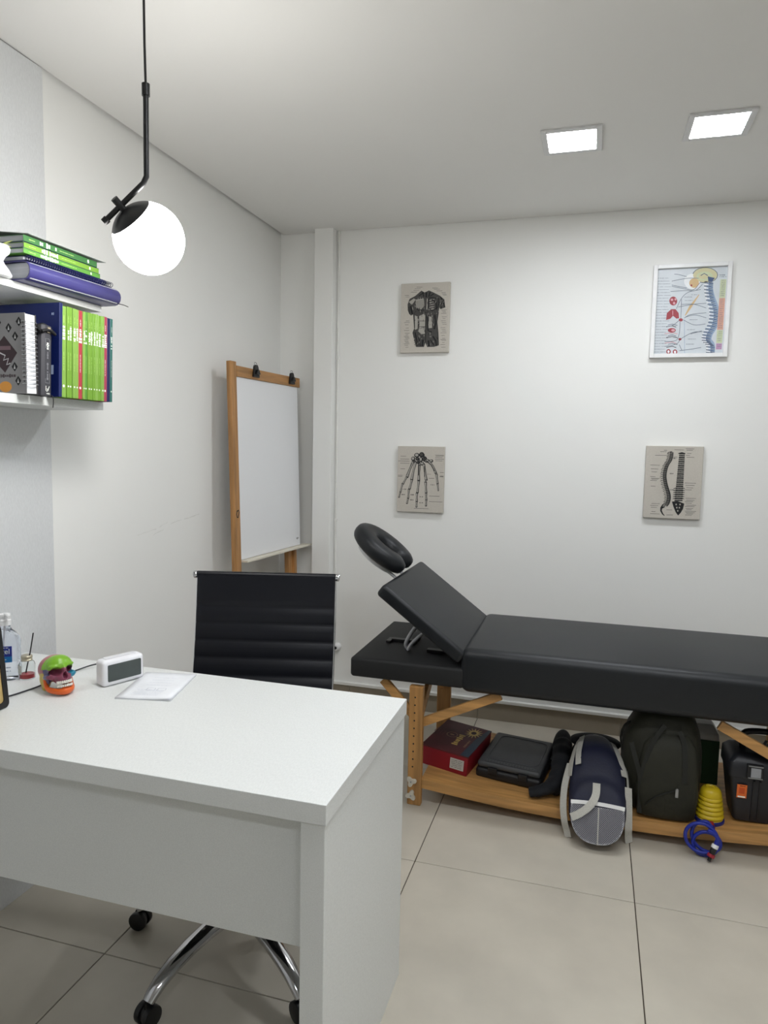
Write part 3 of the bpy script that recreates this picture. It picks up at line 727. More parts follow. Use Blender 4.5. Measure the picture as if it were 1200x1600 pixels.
# cable along the desk
cp_ = smooth_path([(-1.395, 1.375, .0025), (-1.381, 1.392, .0025), (-1.372, 1.433, .0025), (-1.367, 1.475, .0025), (-1.372, 1.55, .0025), (-1.362, 1.62, .004), (-1.338, 1.655, .010), (-1.292, 1.668, .015), (-1.262, 1.645, .012), (-1.236, 1.615, .018)], 6)
tag(MB().tube([Vector((x_, y_, z_+DZ)) for x_, y_, z_ in cp_], .0021, 8).build('power_cable', mat('dark_cable', (42, 44, 50), .5), smooth=60), 'thin dark cable trailing behind the skull to the clock', 'cable')

# ------------------------------------------------------------------ massage table
mt = empty('massage_table', (.06, 2.9, 0)); tag(mt, 'wooden massage table with black vinyl pad and raised backrest', 'massage table')
O = Vector((.06, 2.9, 0)); MT_ = Matrix.Translation(-O)
Y0, Y1 = 2.582, 3.222
LX0, LX1 = -.647, -.592
RX0, RX1 = .735, .79
mb = MB(); pillow(mb, -.893, -.435, Y0+.008, Y1-.006, .487, .567, r=.014, n=3); mb.build('platform', M_platform, mt, smooth=60, M=MT_)
mb = MB(); pillow(mb, -.452, .985, Y0, Y1, .474, .645, r=.034, n=5, nx=10, crown=.008); mb.build('main_pad', M_vinyl, mt, smooth=60, M=MT_)
ang = math.radians(36.6)
# back section: x' along slab from hinge upward-left
Mb = Matrix.Translation((-.462, 0, .580)) @ Matrix(((-math.cos(ang), 0, math.sin(ang), 0), (0, 1, 0, 0), (math.sin(ang), 0, math.cos(ang), 0), (0, 0, 0, 1)))
mb = MB(); pillow(mb, 0, .412, Y0+.006, Y1-.008, 0, .055, r=.016, n=4, M=Mb, crown=.004); bs = mb.build('back_section', M_vinyl, mt, smooth=60, M=MT_)
# face cradle: horseshoe cushion open toward the back section
def Hpt(u, v, h): return Mb @ Vector((.412+u, 2.905+v, h))
ctr_u, a_u, a_v = .125, .105, .092
rings = []
for k in range(0, 29):
    t = math.radians(-158+316*k/28)
    cu = ctr_u+a_u*math.cos(t)*1.0; cv_ = a_v*math.sin(t)
    rad_d = Vector((math.cos(t)/a_u, math.sin(t)/a_v, 0)).normalized()
    e = .62 if k in (0, 28) else (.92 if k in (1, 27) else 1)
    ring = []
    for x_, z_ in sring(0, 0, .050*e, .038*e, 2.5, 18): ring.append(Hpt(cu+rad_d.x*x_, cv_+rad_d.y*x_, .072+z_))
    rings.append(ring)
fc = MB().loft(rings).build('face_cushion', M_vinyl, mt, smooth=70, M=MT_)
mb = MB()
for s_ in (-1, 1): mb.tube([Hpt(-.10, s_*.055, .022), Hpt(.04, s_*.055, .022), Hpt(.17, s_*.055, .026)], .007, 8)
mb.build('cradle_arm', M_silver, fc, M=MT_)
mb = MB(); pts = [(ctr_u+.10*math.cos(math.radians(t)), .09*math.sin(math.radians(t))) for t in range(-150, 151, 15)]
inn = [(ctr_u+.055*math.cos(math.radians(t)), .045*math.sin(math.radians(t))) for t in range(150, -151, -15)]
mb.prism(pts+inn, lambda u, v, h: Hpt(u, v, h), .014, .028); mb.build('cradle_plate', mat('grey_plastic', (206, 208, 208), .4), fc, M=MT_)
# prop stays for the back section
M_prop = mat('grey_painted_steel', (176, 178, 182), .35, .3)
mb = MB(); mb.tube(smooth_path([(-.690, 2.75, .574), (-.706, 2.75, .590), (-.695, 2.75, .625), (-.645, 2.75, .705)], 4), .015, 12, flat=.55); mb.build('prop_stay', M_prop, mt, M=MT_, smooth=60)
mb = MB(); mb.tube(smooth_path([(-.690, 2.72, .580), (-.672, 2.72, .612), (-.612, 2.72, .670)], 4), .012, 12, flat=.55); mb.build('prop_stay', M_prop, mt, M=MT_, smooth=60)
mb = MB(); mb.box(-.80, -.70, 2.86, 2.885, .567, .580).box(-.705, -.690, 2.83, 2.95, .567, .584).box(-.815, -.795, 2.83, 2.89, .567, .578); mb.build('prop_rack', M_black, mt, bevel=.002, M=MT_)
mb = MB(); mb.box(-.62, -.55, 2.75, 2.78, .567, .580); mb.build('prop_rack', M_black, mt, bevel=.002, M=MT_)
mb = MB()
for y_ in (Y0+.10, Y1-.10): mb.box(-.468, -.452, y_-.03, y_+.03, .588, .592)
mb.build('hinge', M_chrome, mt, M=MT_)
# legs
def leg(x0, x1, y0, y1, front):
    o = MB().box(x0, x1, y0, y1, 0, .478).build('leg', M_wooddz, mt, bevel=.004, M=MT_)
    if front:
        for k in range(10): MB().lathe([(0, 0), (.0034, 0), (.0034, .0006), (0, .0006)], c=((x0+x1)/2-.003-.0005*k, y0+.0001, .435-.031*k), n=10, M=Matrix.Rotation(PI/2, 4, 'X')).build('adjust_hole', M_ink, o, M=MT_)
        for z_, rot_ in ((.098, .25), (.042, 1.3)):
            kb = MB(); poly = []
            for q_ in range(36):
                t = 2*PI*q_/36; r_ = .0135+.0085*max(0, math.cos(1.5*t))**1.2 if False else .0165+.0055*math.cos(3*t)
                poly.append((r_*math.cos(t+rot_), r_*math.sin(t+rot_)))
            kb.prism(poly, lambda u, v, hh: Vector(((x0+x1)/2-.010+u, y0-hh, z_+v)), 0, .012)
            kn = kb.build('knob', mat('ivory_plastic', (206, 200, 186), .4), o, bevel=.002, M=MT_)
            MB().lathe([(0, 0), (.0035, 0), (.003, .002), (0, .002)], c=((x0+x1)/2-.010, y0-.012, z_), n=10, M=Matrix.Rotation(PI/2, 4, 'X')).build('bolt', M_silver, kn, M=MT_)
leg(LX0, LX1, 2.586, 2.616, True); leg(LX0-.008, LX1, 3.150, 3.180, False)
leg(RX0, RX1, 2.586, 2.616, True); leg(RX0, RX1, 3.150, 3.180, False)
def brace(a, b_, w_=.034, t_=.018, upv=(0, 1, 0)):
    MB().bar(a, b_, w_, t_, upv).build('brace', M_woodx, mt, bevel=.002, M=MT_)
for yb in (2.628, 3.165):
    if yb < 3:
        brace((-.60, yb, .325), (-.30, yb, .468)); brace((-.765, yb, .478), (-.64, yb, .35))
        brace((.46, yb, .455), (.76, yb, .30)); brace((.92, yb, .478), (.78, yb, .35))
    else:
        brace((-.60, yb, .325), (-.30, yb, .468)) if False else None
        brace((.46, yb, .455), (.76, yb, .30))
brace((-.622, 2.62, .30), (-.622, 2.93, .478), .05, .018, (1, 0, 0)); brace((-.63, 3.16, .30), (-.63, 2.98, .478), .05, .018, (1, 0, 0))
brace((.76, 2.62, .37), (.76, 3.15, .37), .05, .018, (1, 0, 0))
# sagging lower shelf
def shelf_z(x): return .112-.036*(1-min(1, ((x-.075)/.66)**2))
rings = []
for k in range(25):
    x = lerp(-.592, .735, k/24); z = shelf_z(x)
    rings.append([Vector((x, y_, z_)) for y_, z_ in ((2.592, z-.041), (3.172, z-.041), (3.172, z), (2.592, z))])
MB().loft(rings).build('lower_shelf', M_woodx, mt, bevel=.002, smooth=30, M=MT_)

# ------------------------------------------------------------------ things under the table
# red gift box
z0 = .1015
rb = empty('red_box', (-.505, 2.851, .1055)); rb.rotation_euler = (0, math.radians(4.2), math.radians(-10)); tag(rb, 'dark red box with gold emblem and a white sticker under the table', 'box')
M_maroon = mat('maroon_card', (82, 24, 30), .55, noise=(7, .15)); M_redc = mat('red_card', (132, 12, 30), .5)
wx, wy, hh = .101, .148, .082
MB().box(-wx, wx, -wy, wy, 0, hh-.006).build('box_body', M_redc, rb, bevel=.002)
MB().box(-wx-.001, wx+.001, -wy-.001, wy+.001, hh-.006, hh).build('lid', M_maroon, rb, bevel=.0015)
f = Flat(lambda u, v, h: Vector((u, v, hh+h)))
f.fill([(wx-.035, -wy), (wx, -wy), (wx, wy), (wx-.012, wy), (wx-.03, .03)], 1)
f.ell(.045, .078, .021, .030, 0, .0003)
f.ell(.045, .078, .011, .015, 2, .0006)
for k in range(14):
    t = 2*PI*k/14; f.fill([(.045+.022*math.cos(t-.15), .078+.031*math.sin(t-.15)), (.045+.038*math.cos(t), .078+.056*math.sin(t)), (.045+.022*math.cos(t+.15), .078+.031*math.sin(t+.15))], 0, .0003)
f.scribble(.012, -.075, .110, .026, 0, 120, .0003, vert=True); f.scribble(.056, -.075, .075, .010, 3, 121, .0003, vert=True)
f.stroke([(-.028+.022*math.cos(2*PI*k/20), .01+.024*math.sin(2*PI*k/20)) for k in range(21)], .003, 3, .0003); f.ell(-.028, .01, .010, .006, 3, .0003)
for k in range(4): f.scribble(-.062-.014*k, -.02+.006*k, .045, .006, 4, 125+k, .0003, vert=True)
f.build('lid_print', [mat('gold_foil', (216, 178, 84), .4), mat('teal_print', (34, 52, 70), .5), mat('dark_print', (60, 26, 24), .6), mat('dull_gold', (150, 112, 84), .5), mat('dim_print', (110, 58, 56), .6)], bpy.data.objects['lid'])
f = Flat(lambda u, v, h: Vector((u, -wy-.001-h, v))); f.fill([(.028, .018), (.086, .018), (.086, .062), (.028, .062)], 0); 
for k in range(5): f.scribble(.033, .026+.007*k, .045, .003, 1, 130+k, .0003)
f.build('sticker', [mat('white_sticker', (190, 188, 182), .6), M_ink2], rb)
# black equipment case
cs = empty('equipment_case', (-.2525, 2.868, .0815), math.radians(-13.5)); tag(cs, 'flat dark grey plastic case lying between the red box and the bags', 'case')
cs.rotation_euler = (0, math.radians(1.2), math.radians(-7))
M_case = mat('grey_plastic_case', (66, 67, 69), .5, noise=(60, .05)); M_cased = mat('black_plastic_case', (20, 20, 23), .5)
mb = MB(); pillow(mb, -.130, .130, -.165, .165, .006, .046, r=.012, n=3); mb.build('case_base', M_cased, cs, smooth=60)
mb = MB(); pillow(mb, -.126, .126, -.160, .160, .046, .074, r=.012, n=3); ld = mb.build('case_lid', M_case, cs, smooth=60)
mb = MB()
mb.tube([Vector((u, v, .0745)) for u, v in rring(-.095, .105, -.115, .125, .03)], .0022, 6, closed=True); mb.tube([(-.10, -.135, .0745), (.105, -.135, .0745)], .002, 6); mb.tube([(-.10, -.146, .0745), (.105, -.146, .0745)], .002, 6); mb.build('lid_ridge', M_case, ld)
for x_ in (-.06, .06): MB().box(x_-.018, x_+.018, -.172, -.160, .032, .058).build('latch', M_cased, cs, bevel=.002)
MB().tube(smooth_path([(-.126, -.05, .03), (-.135, -.05, .03), (-.136, .0, .03), (-.135, .05, .03), (-.126, .05, .03)], 5), .005, 8).build('handle', M_cased, cs, smooth=60)
MB().box(.128, .138, .03, .08, .03, .055).build('hinge_lug', M_cased, cs, bevel=.002)
# dark garment spilling forward
def gar(mb):
    P = smooth_path([(-.182, 2.628, .104), (-.142, 2.638, .112), (-.102, 2.665, .126), (-.080, 2.74, .146), (-.076, 2.86, .168), (-.076, 2.95, .178)], 5)
    mb.tube(P, [(lerp(.024, .042, i/len(P))+.003*math.sin(i*1.9)) for i in range(len(P))], 12, flat=.75)
    ellipsoid(mb, (-.075, 3.0, .14), (.042, .10, .072)); ellipsoid(mb, (-.078, 2.80, .115), (.032, .13, .045)); ellipsoid(mb, (-.088, 2.70, .110), (.035, .05, .032))
gm = blob('dark_jacket', gar, .008, mat('black_cloth', (16, 18, 24), .85, noise=(30, .15), bump=(80, .5)), None, 4); tag(gm, 'crumpled black cloth jacket sleeve between the grey case and navy bag', 'jacket')

# navy duffel backpack with mesh end
nv = empty('navy_backpack', (.062, 2.60, .076)); tag(nv, 'navy blue sports backpack with grey straps and a mesh end pocket', 'backpack')
NO = Vector((.062, 2.60, .076)); MN = Matrix.Translation(-NO)
M_nv = mat('navy_nylon', (17, 21, 47), .6, noise=(40, .12), bump=(150, .3)); M_str = mat('grey_webbing', (186, 184, 176), .8, noise=(300, .1))
def nvring(y_, cx, cz, a, b_, e=2.4, tilt=0): return [Vector((x_, y_+tilt*(z_-cz), z_)) for x_, z_ in sring(cx, cz, a, b_, e, 32)]
sec = [(2.520, .066, .118, .074, .072, 2.2), (2.522, .066, .118, .084, .082, 2.3), (2.535, .066, .120, .094, .091, 2.5), (2.56, .066, .126, .100, .097, 2.6), (2.62, .064, .178, .098, .099, 2.6), (2.70, .060, .190, .086, .100, 2.6), (2.78, .056, .190, .078, .098, 2.6), (2.84, .054, .182, .072, .090, 2.5), (2.87, .060, .176, .06, .07, 2.2)]
def bag_surface(y_):
    for i in range(len(sec)-1):
        if sec[i][0] <= y_ <= sec[i+1][0]:
            t = (y_-sec[i][0])/(sec[i+1][0]-sec[i][0]); return [lerp(a_, b_, t) for a_, b_ in zip(sec[i], sec[i+1])]
    return sec[0] if y_ < sec[0][0] else sec[-1]
MB().loft([nvring(*s_, tilt=.55 if s_[0] < 2.6 else .2) for s_ in sec]).build('bag_body', M_nv, nv, smooth=70, M=MN)
def bp_(ang_deg, y_, off=.003):
    s_ = bag_surface(y_); t = math.radians(ang_deg); c, sn = math.cos(t), math.sin(t); e = s_[5]
    x_ = s_[1]+(s_[3]+off)*math.copysign(abs(c)**(2/e), c); z_ = s_[2]+(s_[4]+off)*math.copysign(abs(sn)**(2/e), sn)
    return Vector((x_, y_+(.55 if y_ < 2.6 else .2)*(z_-s_[2]), z_))
def bnorm(ang_deg): t = math.radians(ang_deg); return Vector((math.cos(t), -.5, math.sin(t)))
# mesh end pocket : woven grid on the round end
M_mesh = mat('mesh_backing', (168, 168, 174), .8)
def endp(x_, z_, off):
    s_ = sec[2]; return Vector((x_, s_[0]-.0165+.55*(z_-s_[2])-off, z_))
ring = [(x_, z_) for x_, z_ in sring(.066, .120, .0915, .0885, 2.4, 40) if z_ < .143]
ring.sort(key=lambda p: math.atan2(p[1]-.120, p[0]-.066) if math.atan2(p[1]-.120, p[0]-.066) < .6 else math.atan2(p[1]-.120, p[0]-.066)-2*PI)
fe = Flat(lambda u, v, h: endp(u, v, h)); fe.h = .004; fe.fill(ring, 0)
pk = fe.mb.build('mesh_pocket', [M_mesh], nv, smooth=0, M=MN, fix=False)
fm = Flat(lambda u, v, h: endp(u, v, h)); fm.h = .0052
for sgn in (1, -1):
    for k in range(-40, 41):
        pts = []
        for q_ in range(41):
            u_ = -.10+.20*q_/40; x_ = .066+u_; z_ = .12+sgn*(u_)+k*.0062
            if ((abs(x_-.066)/.0905)**2.4+(abs(z_-.12)/.0875)**2.4) < 1 and z_ < .141: pts.append((x_, z_))
        if len(pts) > 1: fm.stroke([pts[0], pts[-1]], .0014)
mw = fm.mb.build('mesh_weave', [mat('mesh_thread', (70, 70, 78), .8)], pk, smooth=0, M=MN, fix=False); mw['kind'] = 'stuff'
tb = MB(); ribbon(tb, [endp(-.026+.184*k/8, .145+.004*math.sin(PI*k/8), .006) for k in range(9)], .013, (0, -1, .55), .002); tb.build('pocket_band', mat('white_webbing', (226, 226, 224), .8), nv, M=MN)
tb = MB(); ribbon(tb, [endp(.070, .139-.107*k/5, .007) for k in range(6)], .004, (0, -1, .55), .001); tb.build('pocket_piping', M_str, nv, M=MN)
def strap(pts, w_, nr, name='strap'):
    tb = MB(); ribbon(tb, smooth_path(pts, 5), w_, nr, .002); return tb.build(name, M_str, nv, M=MN, smooth=60)
strap([endp(.060, .208, .004), endp(.058, .175, .012), endp(.040, .145, .016), endp(.008, .118, .014), endp(-.022, .100, .008)], .026, (0, -1, .5))
strap([bp_(140, 2.80, .004), bp_(148, 2.72, .006), bp_(155, 2.64, .006), bp_(160, 2.59, .005)], .026, (-.8, -.2, .5))
strap([bp_(125, 2.80, .004), bp_(128, 2.72, .004), bp_(130, 2.65, .004), bp_(128, 2.60, .004)], .022, (-.5, -.3, .8))
strap([bp_(42, 2.80, .004), bp_(40, 2.72, .004), bp_(36, 2.65, .004), bp_(32, 2.60, .004)], .022, (.5, -.3, .8))
strap([bp_(30, 2.80, .006), bp_(22, 2.72, .010), bp_(15, 2.64, .010), bp_(4, 2.57, .006)], .012, (.8, -.2, .5))
strap([bp_(165, 2.66, .008), (-.050, 2.60, .17), (-.052, 2.555, .115), (-.045, 2.54, .06), (-.036, 2.545, .025), (-.030, 2.540, .002)], [.026]*26, (-.5, -1, .1))
strap([bp_(10, 2.60, .008), (.172, 2.565, .13), (.174, 2.55, .07), (.176, 2.565, .03), (.180, 2.57, .002)], [.028]*21, (.5, -1, .1))
def flap(mb): ellipsoid(mb, (.055, 2.90, .225), (.105, .055, .030)); ellipsoid(mb, (.045, 2.92, .16), (.085, .05, .07))
blob('back_flap', flap, .008, mat('black_nylon', (18, 19, 24), .7, bump=(120, .3)), nv, 4, M=MN)
tb = MB(); tb.tube(smooth_path([(.03, 2.85, .262), (.045, 2.845, .272), (.065, 2.845, .272), (.08, 2.85, .262)], 4), .006, 8, flat=.5); tb.build('grab_loop', M_str, nv, M=MN)

# olive backpack
ob = empty('olive_backpack', (.290, 2.75, .078)); tag(ob, 'large dark olive backpack standing under the massage table', 'backpack')
M_ol = mat('olive_nylon', (31, 31, 19), .7, noise=(25, .15), bump=(90, .4)); M_old = mat('dark_olive_trim', (24, 25, 20), .75)
def ol(name, secs, m, par=ob, e=3.0): return MB().loft([[Vector((x_, y_, z_)) for x_, y_ in sring(cx, cy, a, b_, e, 36)] for z_, cx, cy, a, b_ in secs]).build(name, m, par, smooth=70)
ol('main_compartment', [(.004, 0, .0, .10, .09), (.012, 0, 0, .118, .105), (.06, .0, 0, .130, .115), (.16, -.003, 0, .140, .115), (.24, -.003, 0.0, .138, .112), (.30, 0, 0.0, .125, .105), (.345, .004, 0.0, .105, .09), (.372, .006, 0, .085, .075), (.384, .006, 0, .05, .045)], M_ol)
ol('front_pocket', [(.010, .012, -.105, .085, .03), (.02, .012, -.11, .098, .035), (.10, .012, -.115, .105, .038), (.20, .014, -.110, .10, .036), (.27, .016, -.100, .088, .030), (.31, .018, -.09, .06, .02)], M_ol)
def fy(x_, z_): return -.150 if z_ < .2 else lerp(-.150, -.118, (z_-.2)/.12)
for pts in ([(-.078, .02), (-.076, .12), (-.070, .20), (-.04, .29), (-.005, .345)], [(.065, .155), (.064, .22), (.06, .29), (.045, .33)], [(-.115, .27), (-.10, .22), (-.082, .16), (-.078, .10)]):
    tb = MB(); ribbon(tb, smooth_path([(x_, fy(x_, z_)+(.004 if x_ > -.07 else .016), z_) for x_, z_ in pts], 5), .016, (0, -1, .1), .004); tb.build('webbing', M_old, ob, smooth=60)
tb = MB(); tb.tube(smooth_path([(-.06, -.152, .06), (-.03, -.154, .095), (.01, -.155, .118), (.042, -.155, .132)], 5), .004, 8, flat=.6); zp = tb.build('zip', M_old, ob, smooth=60)
MB().box(.036, .046, -.163, -.159, .108, .138).box(.038, .044, -.165, -.160, .132, .142).build('zip_pull', M_silver, zp, bevel=.001)
ol('side_pocket', [(.012, -.100, -.02, .025, .06), (.03, -.108, -.02, .028, .07), (.12, -.116, -.02, .026, .07), (.15, -.118, -.02, .022, .066)], M_ol)
tb = MB(); tb.tube(smooth_path([(-.10, -.02, .32), (-.135, -.03, .30), (-.148, -.03, .25), (-.138, -.03, .20)], 5), .007, 8, flat=.5); tb.build('shoulder_strap', M_old, ob, smooth=60)
# green and white carton behind
gc = empty('green_carton', (.44, 3.0, .092)); tag(gc, 'dark green carton with a white top behind the olive backpack', 'carton')
MB().box(-.10, .082, -.05, .07, 0, .178).build('carton_body', mat('dark_green_card', (18, 60, 28), .5), gc, bevel=.002)
mb = MB(); mb.loft([[Vector((x_, y_, .178)) for x_, y_ in ((-.10, -.05), (.082, -.05), (.082, .07), (-.10, .07))], [Vector((x_, y_, .205)) for x_, y_ in ((-.10, -.046), (.078, -.046), (.078, .066), (-.10, .066))], [Vector((x_, y_, .232)) for x_, y_ in ((-.10, -.02), (.06, -.02), (.06, .04), (-.10, .04))]])
mb.build('carton_top', mat('white_card', (214, 214, 212), .5), gc, bevel=.002)
# yellow foot pump
PZ = shelf_z(.452)
fp = empty('foot_pump', (.452, 2.662, PZ+.0005)); tag(fp, 'yellow bellows foot pump with a coiled blue hose hanging to the floor', 'foot pump')
prof = [(0, .012), (.046, .012)]
for k in range(5):
    r_ = .047-.0020*k; z_ = .016+.0155*k
    prof += [(r_-.004, z_), (r_, z_+.004), (r_, z_+.009), (r_-.004, z_+.0135)]
prof += [(.037, .097), (.033, .112), (.025, .122), (.016, .124), (.013, .120), (0, .120)]
MB().lathe(prof, n=36).build('bellows', mat('yellow_plastic', (206, 178, 26), .4), fp, smooth=50)
MB().lathe([(0, 0), (.050, 0), (.050, .010), (.046, .013), (0, .013)], n=36).build('base', mat('blue_plastic', (24, 34, 112), .4), fp)
MB().cyl((.0, -.044, .010), (.002, -.066, .004), .009, 12).build('hose_fitting', mat('red_plastic', (150, 26, 44), .4), fp)
hz = []
def hp_(x_, y_, z_): return (x_-.452, y_-2.662, z_-PZ)
# hose loops lying against the shelf edge and onto the floor
seg = [hp_(.454, 2.594, .098), hp_(.450, 2.578, .098)]
for k in range(0, 34):
    t = PI*.45+2*PI*k/11; lp = k/11
    rr_ = (.050, .036, .054, .042)[int(lp) % 4]; rn = (.050, .036, .054, .042)[(int(lp)+1) % 4]; rr_ = lerp(rr_, rn, lp % 1)
    cx = .425+.012*math.sin(lp*2.1); cz = .060+.010*math.cos(lp*2.6)
    seg.append(hp_(cx+rr_*math.cos(t), 2.574-.008*lp-.006*math.cos(t), max(.0075, cz+rr_*1.05*math.sin(t))))
seg += [hp_(.462, 2.548, .085), hp_(.460, 2.545, .072), hp_(.457, 2.544, .060)]
MB().tube(smooth_path(seg, 5), .0062, 8).build('hose', mat('blue_hose', (26, 44, 150), .35), fp, smooth=70)
d0 = Vector(hp_(.457, 2.544, .058)); d1 = Vector(hp_(.437, 2.530, .006))
def seg_(a_, b_, r_, m, nm): MB().cyl(d0.lerp(d1, a_), d0.lerp(d1, b_), r_, 14).build(nm, m, fp, bevel=.0015, smooth=40)
seg_(-.05, .18, .0115, M_white, 'valve_ring'); seg_(.18, .55, .010, M_black, 'valve_body'); seg_(.55, .75, .0125, MATS['red_plastic'], 'valve_collar'); seg_(.75, 1.0, .006, M_black, 'valve_tip')
# black toolbox
tx = empty('toolbox', (.66, 2.732, .101)); tag(tx, 'black plastic toolbox with a clear latch and orange sticker', 'toolbox')
M_tb = mat('black_tool_plastic', (27, 28, 34), .45, noise=(80, .06)); M_tbd = mat('black_tool_trim', (16, 16, 20), .5)
mb = MB(); mb.loft([[Vector((x_, y_, z_)) for x_, y_ in rring(-a, a, -b_, b_, .015)] for z_, a, b_ in ((0, .125, .065), (.006, .132, .072), (.165, .152, .085))]); mb.build('box_body', M_tb, tx, smooth=40)
mb = MB(); mb.loft([[Vector((x_, y_, z_)) for x_, y_ in rring(-a, a, -b_, b_, .015)] for z_, a, b_ in ((.167, .156, .089), (.172, .158, .090), (.220, .156, .088), (.240, .140, .070), (.246, .12, .05))]); mb.build('lid', M_tb, tx, smooth=40)
mb = MB()
for x_ in (-.075, -.055, .06, .08): mb.bar((x_, -.075, .01), (x_, -.087, .16), .006, .006, (0, -1, 0))
mb.build('rib', M_tbd, tx)
lt = MB().box(-.102, -.048, -0.1000, -0.0860, .172, .222).build('latch', M_tbd, tx, bevel=.003)
MB().box(-.090, -.058, -0.1025, -0.1000, .178, .212).build('latch_plate', mat('clear_grey_plate', (150, 152, 156), .3), lt, bevel=.001)
MB().box(-.098, -.052, -0.1030, -0.1000, .216, .219).build('latch_pin', M_silver, lt); MB().box(-.098, -.052, -0.1030, -0.1000, .174, .177).build('latch_pin', M_silver, lt)
lt2 = MB().box(.058, .112, -0.1000, -0.0860, .172, .222).build('latch', M_tbd, tx, bevel=.003)
MB().box(.068, .102, -0.1025, -0.1000, .178, .212).build('latch_plate', MATS['clear_grey_plate'], lt2, bevel=.001)
f = Flat(lambda u, v, h: Vector((u, -.0768-.078*v-h, v)))
f.h = .0012
f.fill([(-.146+.018, .092), (-.146+.050, .092), (-.146+.050, .142), (-.146+.018, .142)], 0); f.fill([(-.124, .094), (-.100, .094), (-.100, .099), (-.124, .099)], 1, .0003); f.fill([(-.121, .108), (-.103, .108), (-.103, .130), (-.121, .130)], 2, .0003); f.scribble(-.122, .137, .02, .004, 3, 140, .0003)
f.build('sticker', [mat('orange_sticker', (226, 110, 42), .5), M_white_ink, mat('deep_orange', (200, 78, 26), .5), M_ink], tx)
mb = MB(); mb.tube(smooth_path([(-.10, 0, .235), (-.105, 0, .28), (-.085, 0, .305), (0, 0, .31), (.085, 0, .305), (.105, 0, .28), (.10, 0, .235)], 5), .013, 10, flat=.8); mb.build('handle', M_tbd, tx, smooth=60)
mb = MB(); mb.bar((-.06, -.05, .246), (-.03, -.02, .285), .008, .004).bar((-.045, -.05, .246), (-.015, -.02, .285), .008, .004); mb.build('lid_insert', M_case, tx)

# ------------------------------------------------------------------ pictures on the back wall
def canvas(x0, x1, z0, z1, label, th=.022):
    o = MB().box(-(x1-x0)/2, (x1-x0)/2, -th, 0, -(z1-z0)/2, (z1-z0)/2).build('canvas_print', M_canvas, bevel=.002)
    o.location = ((x0+x1)/2, YB-.001, (z0+z1)/2); tag(o, label, 'picture', 'anatomy pictures on the back wall')
    return o
def pic_fn(box, W, H, depth):
    """box = crop coordinates of the four corners ((xl,yt_l),(xr,yt_r),(xr,yb_r),(xl,yb_l))"""
    tl, tr, br, bl_ = box
    def fn(u, v, h):
        # inverse of a near-affine quad: iterate
        s, t = .5, .5
        for _ in range(6):
            lx = lerp(tl[0], bl_[0], t); rx = lerp(tr[0], br[0], t); s = (u-lx)/(rx-lx)
            ty = lerp(tl[1], tr[1], s); by = lerp(bl_[1], br[1], s); t = (v-ty)/(by-ty)
        return Vector((-W/2+W*s, -depth-h, H/2-H*t))
    return fn
INK = [M_ink, M_ink2, M_ink3]
def fit(pts): return pts
# torso
cv1 = canvas(-.978, -.726, 1.877, 2.222, 'canvas print of a muscular torso, upper left of the four pictures')
f = Flat(pic_fn(((190, 265), (975, 215), (970, 1375), (190, 1410)), .252, .345, .022))
f.fill([(520, 370), (570, 400), (640, 365), (720, 400), (820, 450), (890, 510), (905, 640), (830, 670), (815, 640), (800, 720), (775, 880), (795, 1040), (815, 1270), (740, 1295), (630, 1300), (600, 1230), (580, 1300), (460, 1305), (390, 1070), (420, 1000), (405, 760), (360, 785), (330, 760), (305, 700), (300, 600), (330, 510), (420, 460)], 1)
for pts in ([(430, 520), (560, 500), (575, 620), (520, 680), (440, 650)], [(320, 560), (400, 500), (430, 520), (370, 610)], [(490, 790), (590, 740), (590, 960), (500, 960)], [(500, 970), (590, 970), (590, 1080), (530, 1090), (480, 1040)], [(650, 790), (690, 800), (705, 980), (640, 990)], [(420, 780), (470, 800), (470, 1000), (430, 1020)], [(610, 500), (625, 500), (622, 680), (605, 680)]): f.fill(pts, 2, .0003)
for k in range(7): f.stroke([(440, 545+18*k), (500, 535+20*k), (570, 520+22*k)], 5, 1, .0006)
for k in range(5): f.stroke([(650, 530+38*k), (690, 520+38*k), (735, 505+40*k)], [8, 14, 5], 2, .0006)
for pts, wd in (([(640, 490), (690, 480), (800, 500), (790, 640), (700, 700), (640, 660), (640, 500)], 16), ([(600, 400), (600, 480)], 22), ([(540, 390), (560, 470)], 16), ([(660, 390), (640, 470)], 18), ([(480, 460), (560, 400)], 14), ([(720, 420), (660, 460)], 14), ([(420, 640), (480, 700), (570, 690)], 12), ([(350, 630), (380, 760)], 30), ([(320, 640), (340, 760)], 12), ([(600, 720), (603, 1220)], 10), ([(620, 760), (640, 1030), (700, 1050)], 22), ([(740, 760), (760, 900), (740, 1000)], 26), ([(800, 720), (780, 880), (800, 1050), (812, 1260)], 12), ([(400, 760), (420, 1000), (395, 1070), (455, 1300)], 10), ([(430, 1060), (480, 1280)], 20), ([(490, 1120), (520, 1290)], 16), ([(560, 1180), (550, 1290)], 26), ([(650, 1190), (660, 1290)], 26), ([(720, 1120), (770, 1200), (780, 1280)], 24), ([(680, 1180), (740, 1270)], 14), ([(830, 470), (880, 560), (900, 640)], 18), ([(850, 560), (840, 660)], 16), ([(690, 520), (760, 560), (770, 680)], 22), ([(480, 800), (490, 950)], 8), ([(500, 870), (590, 870)], 6), ([(500, 1000), (590, 965)], 6)): f.stroke(pts, wd, 0, .0009)
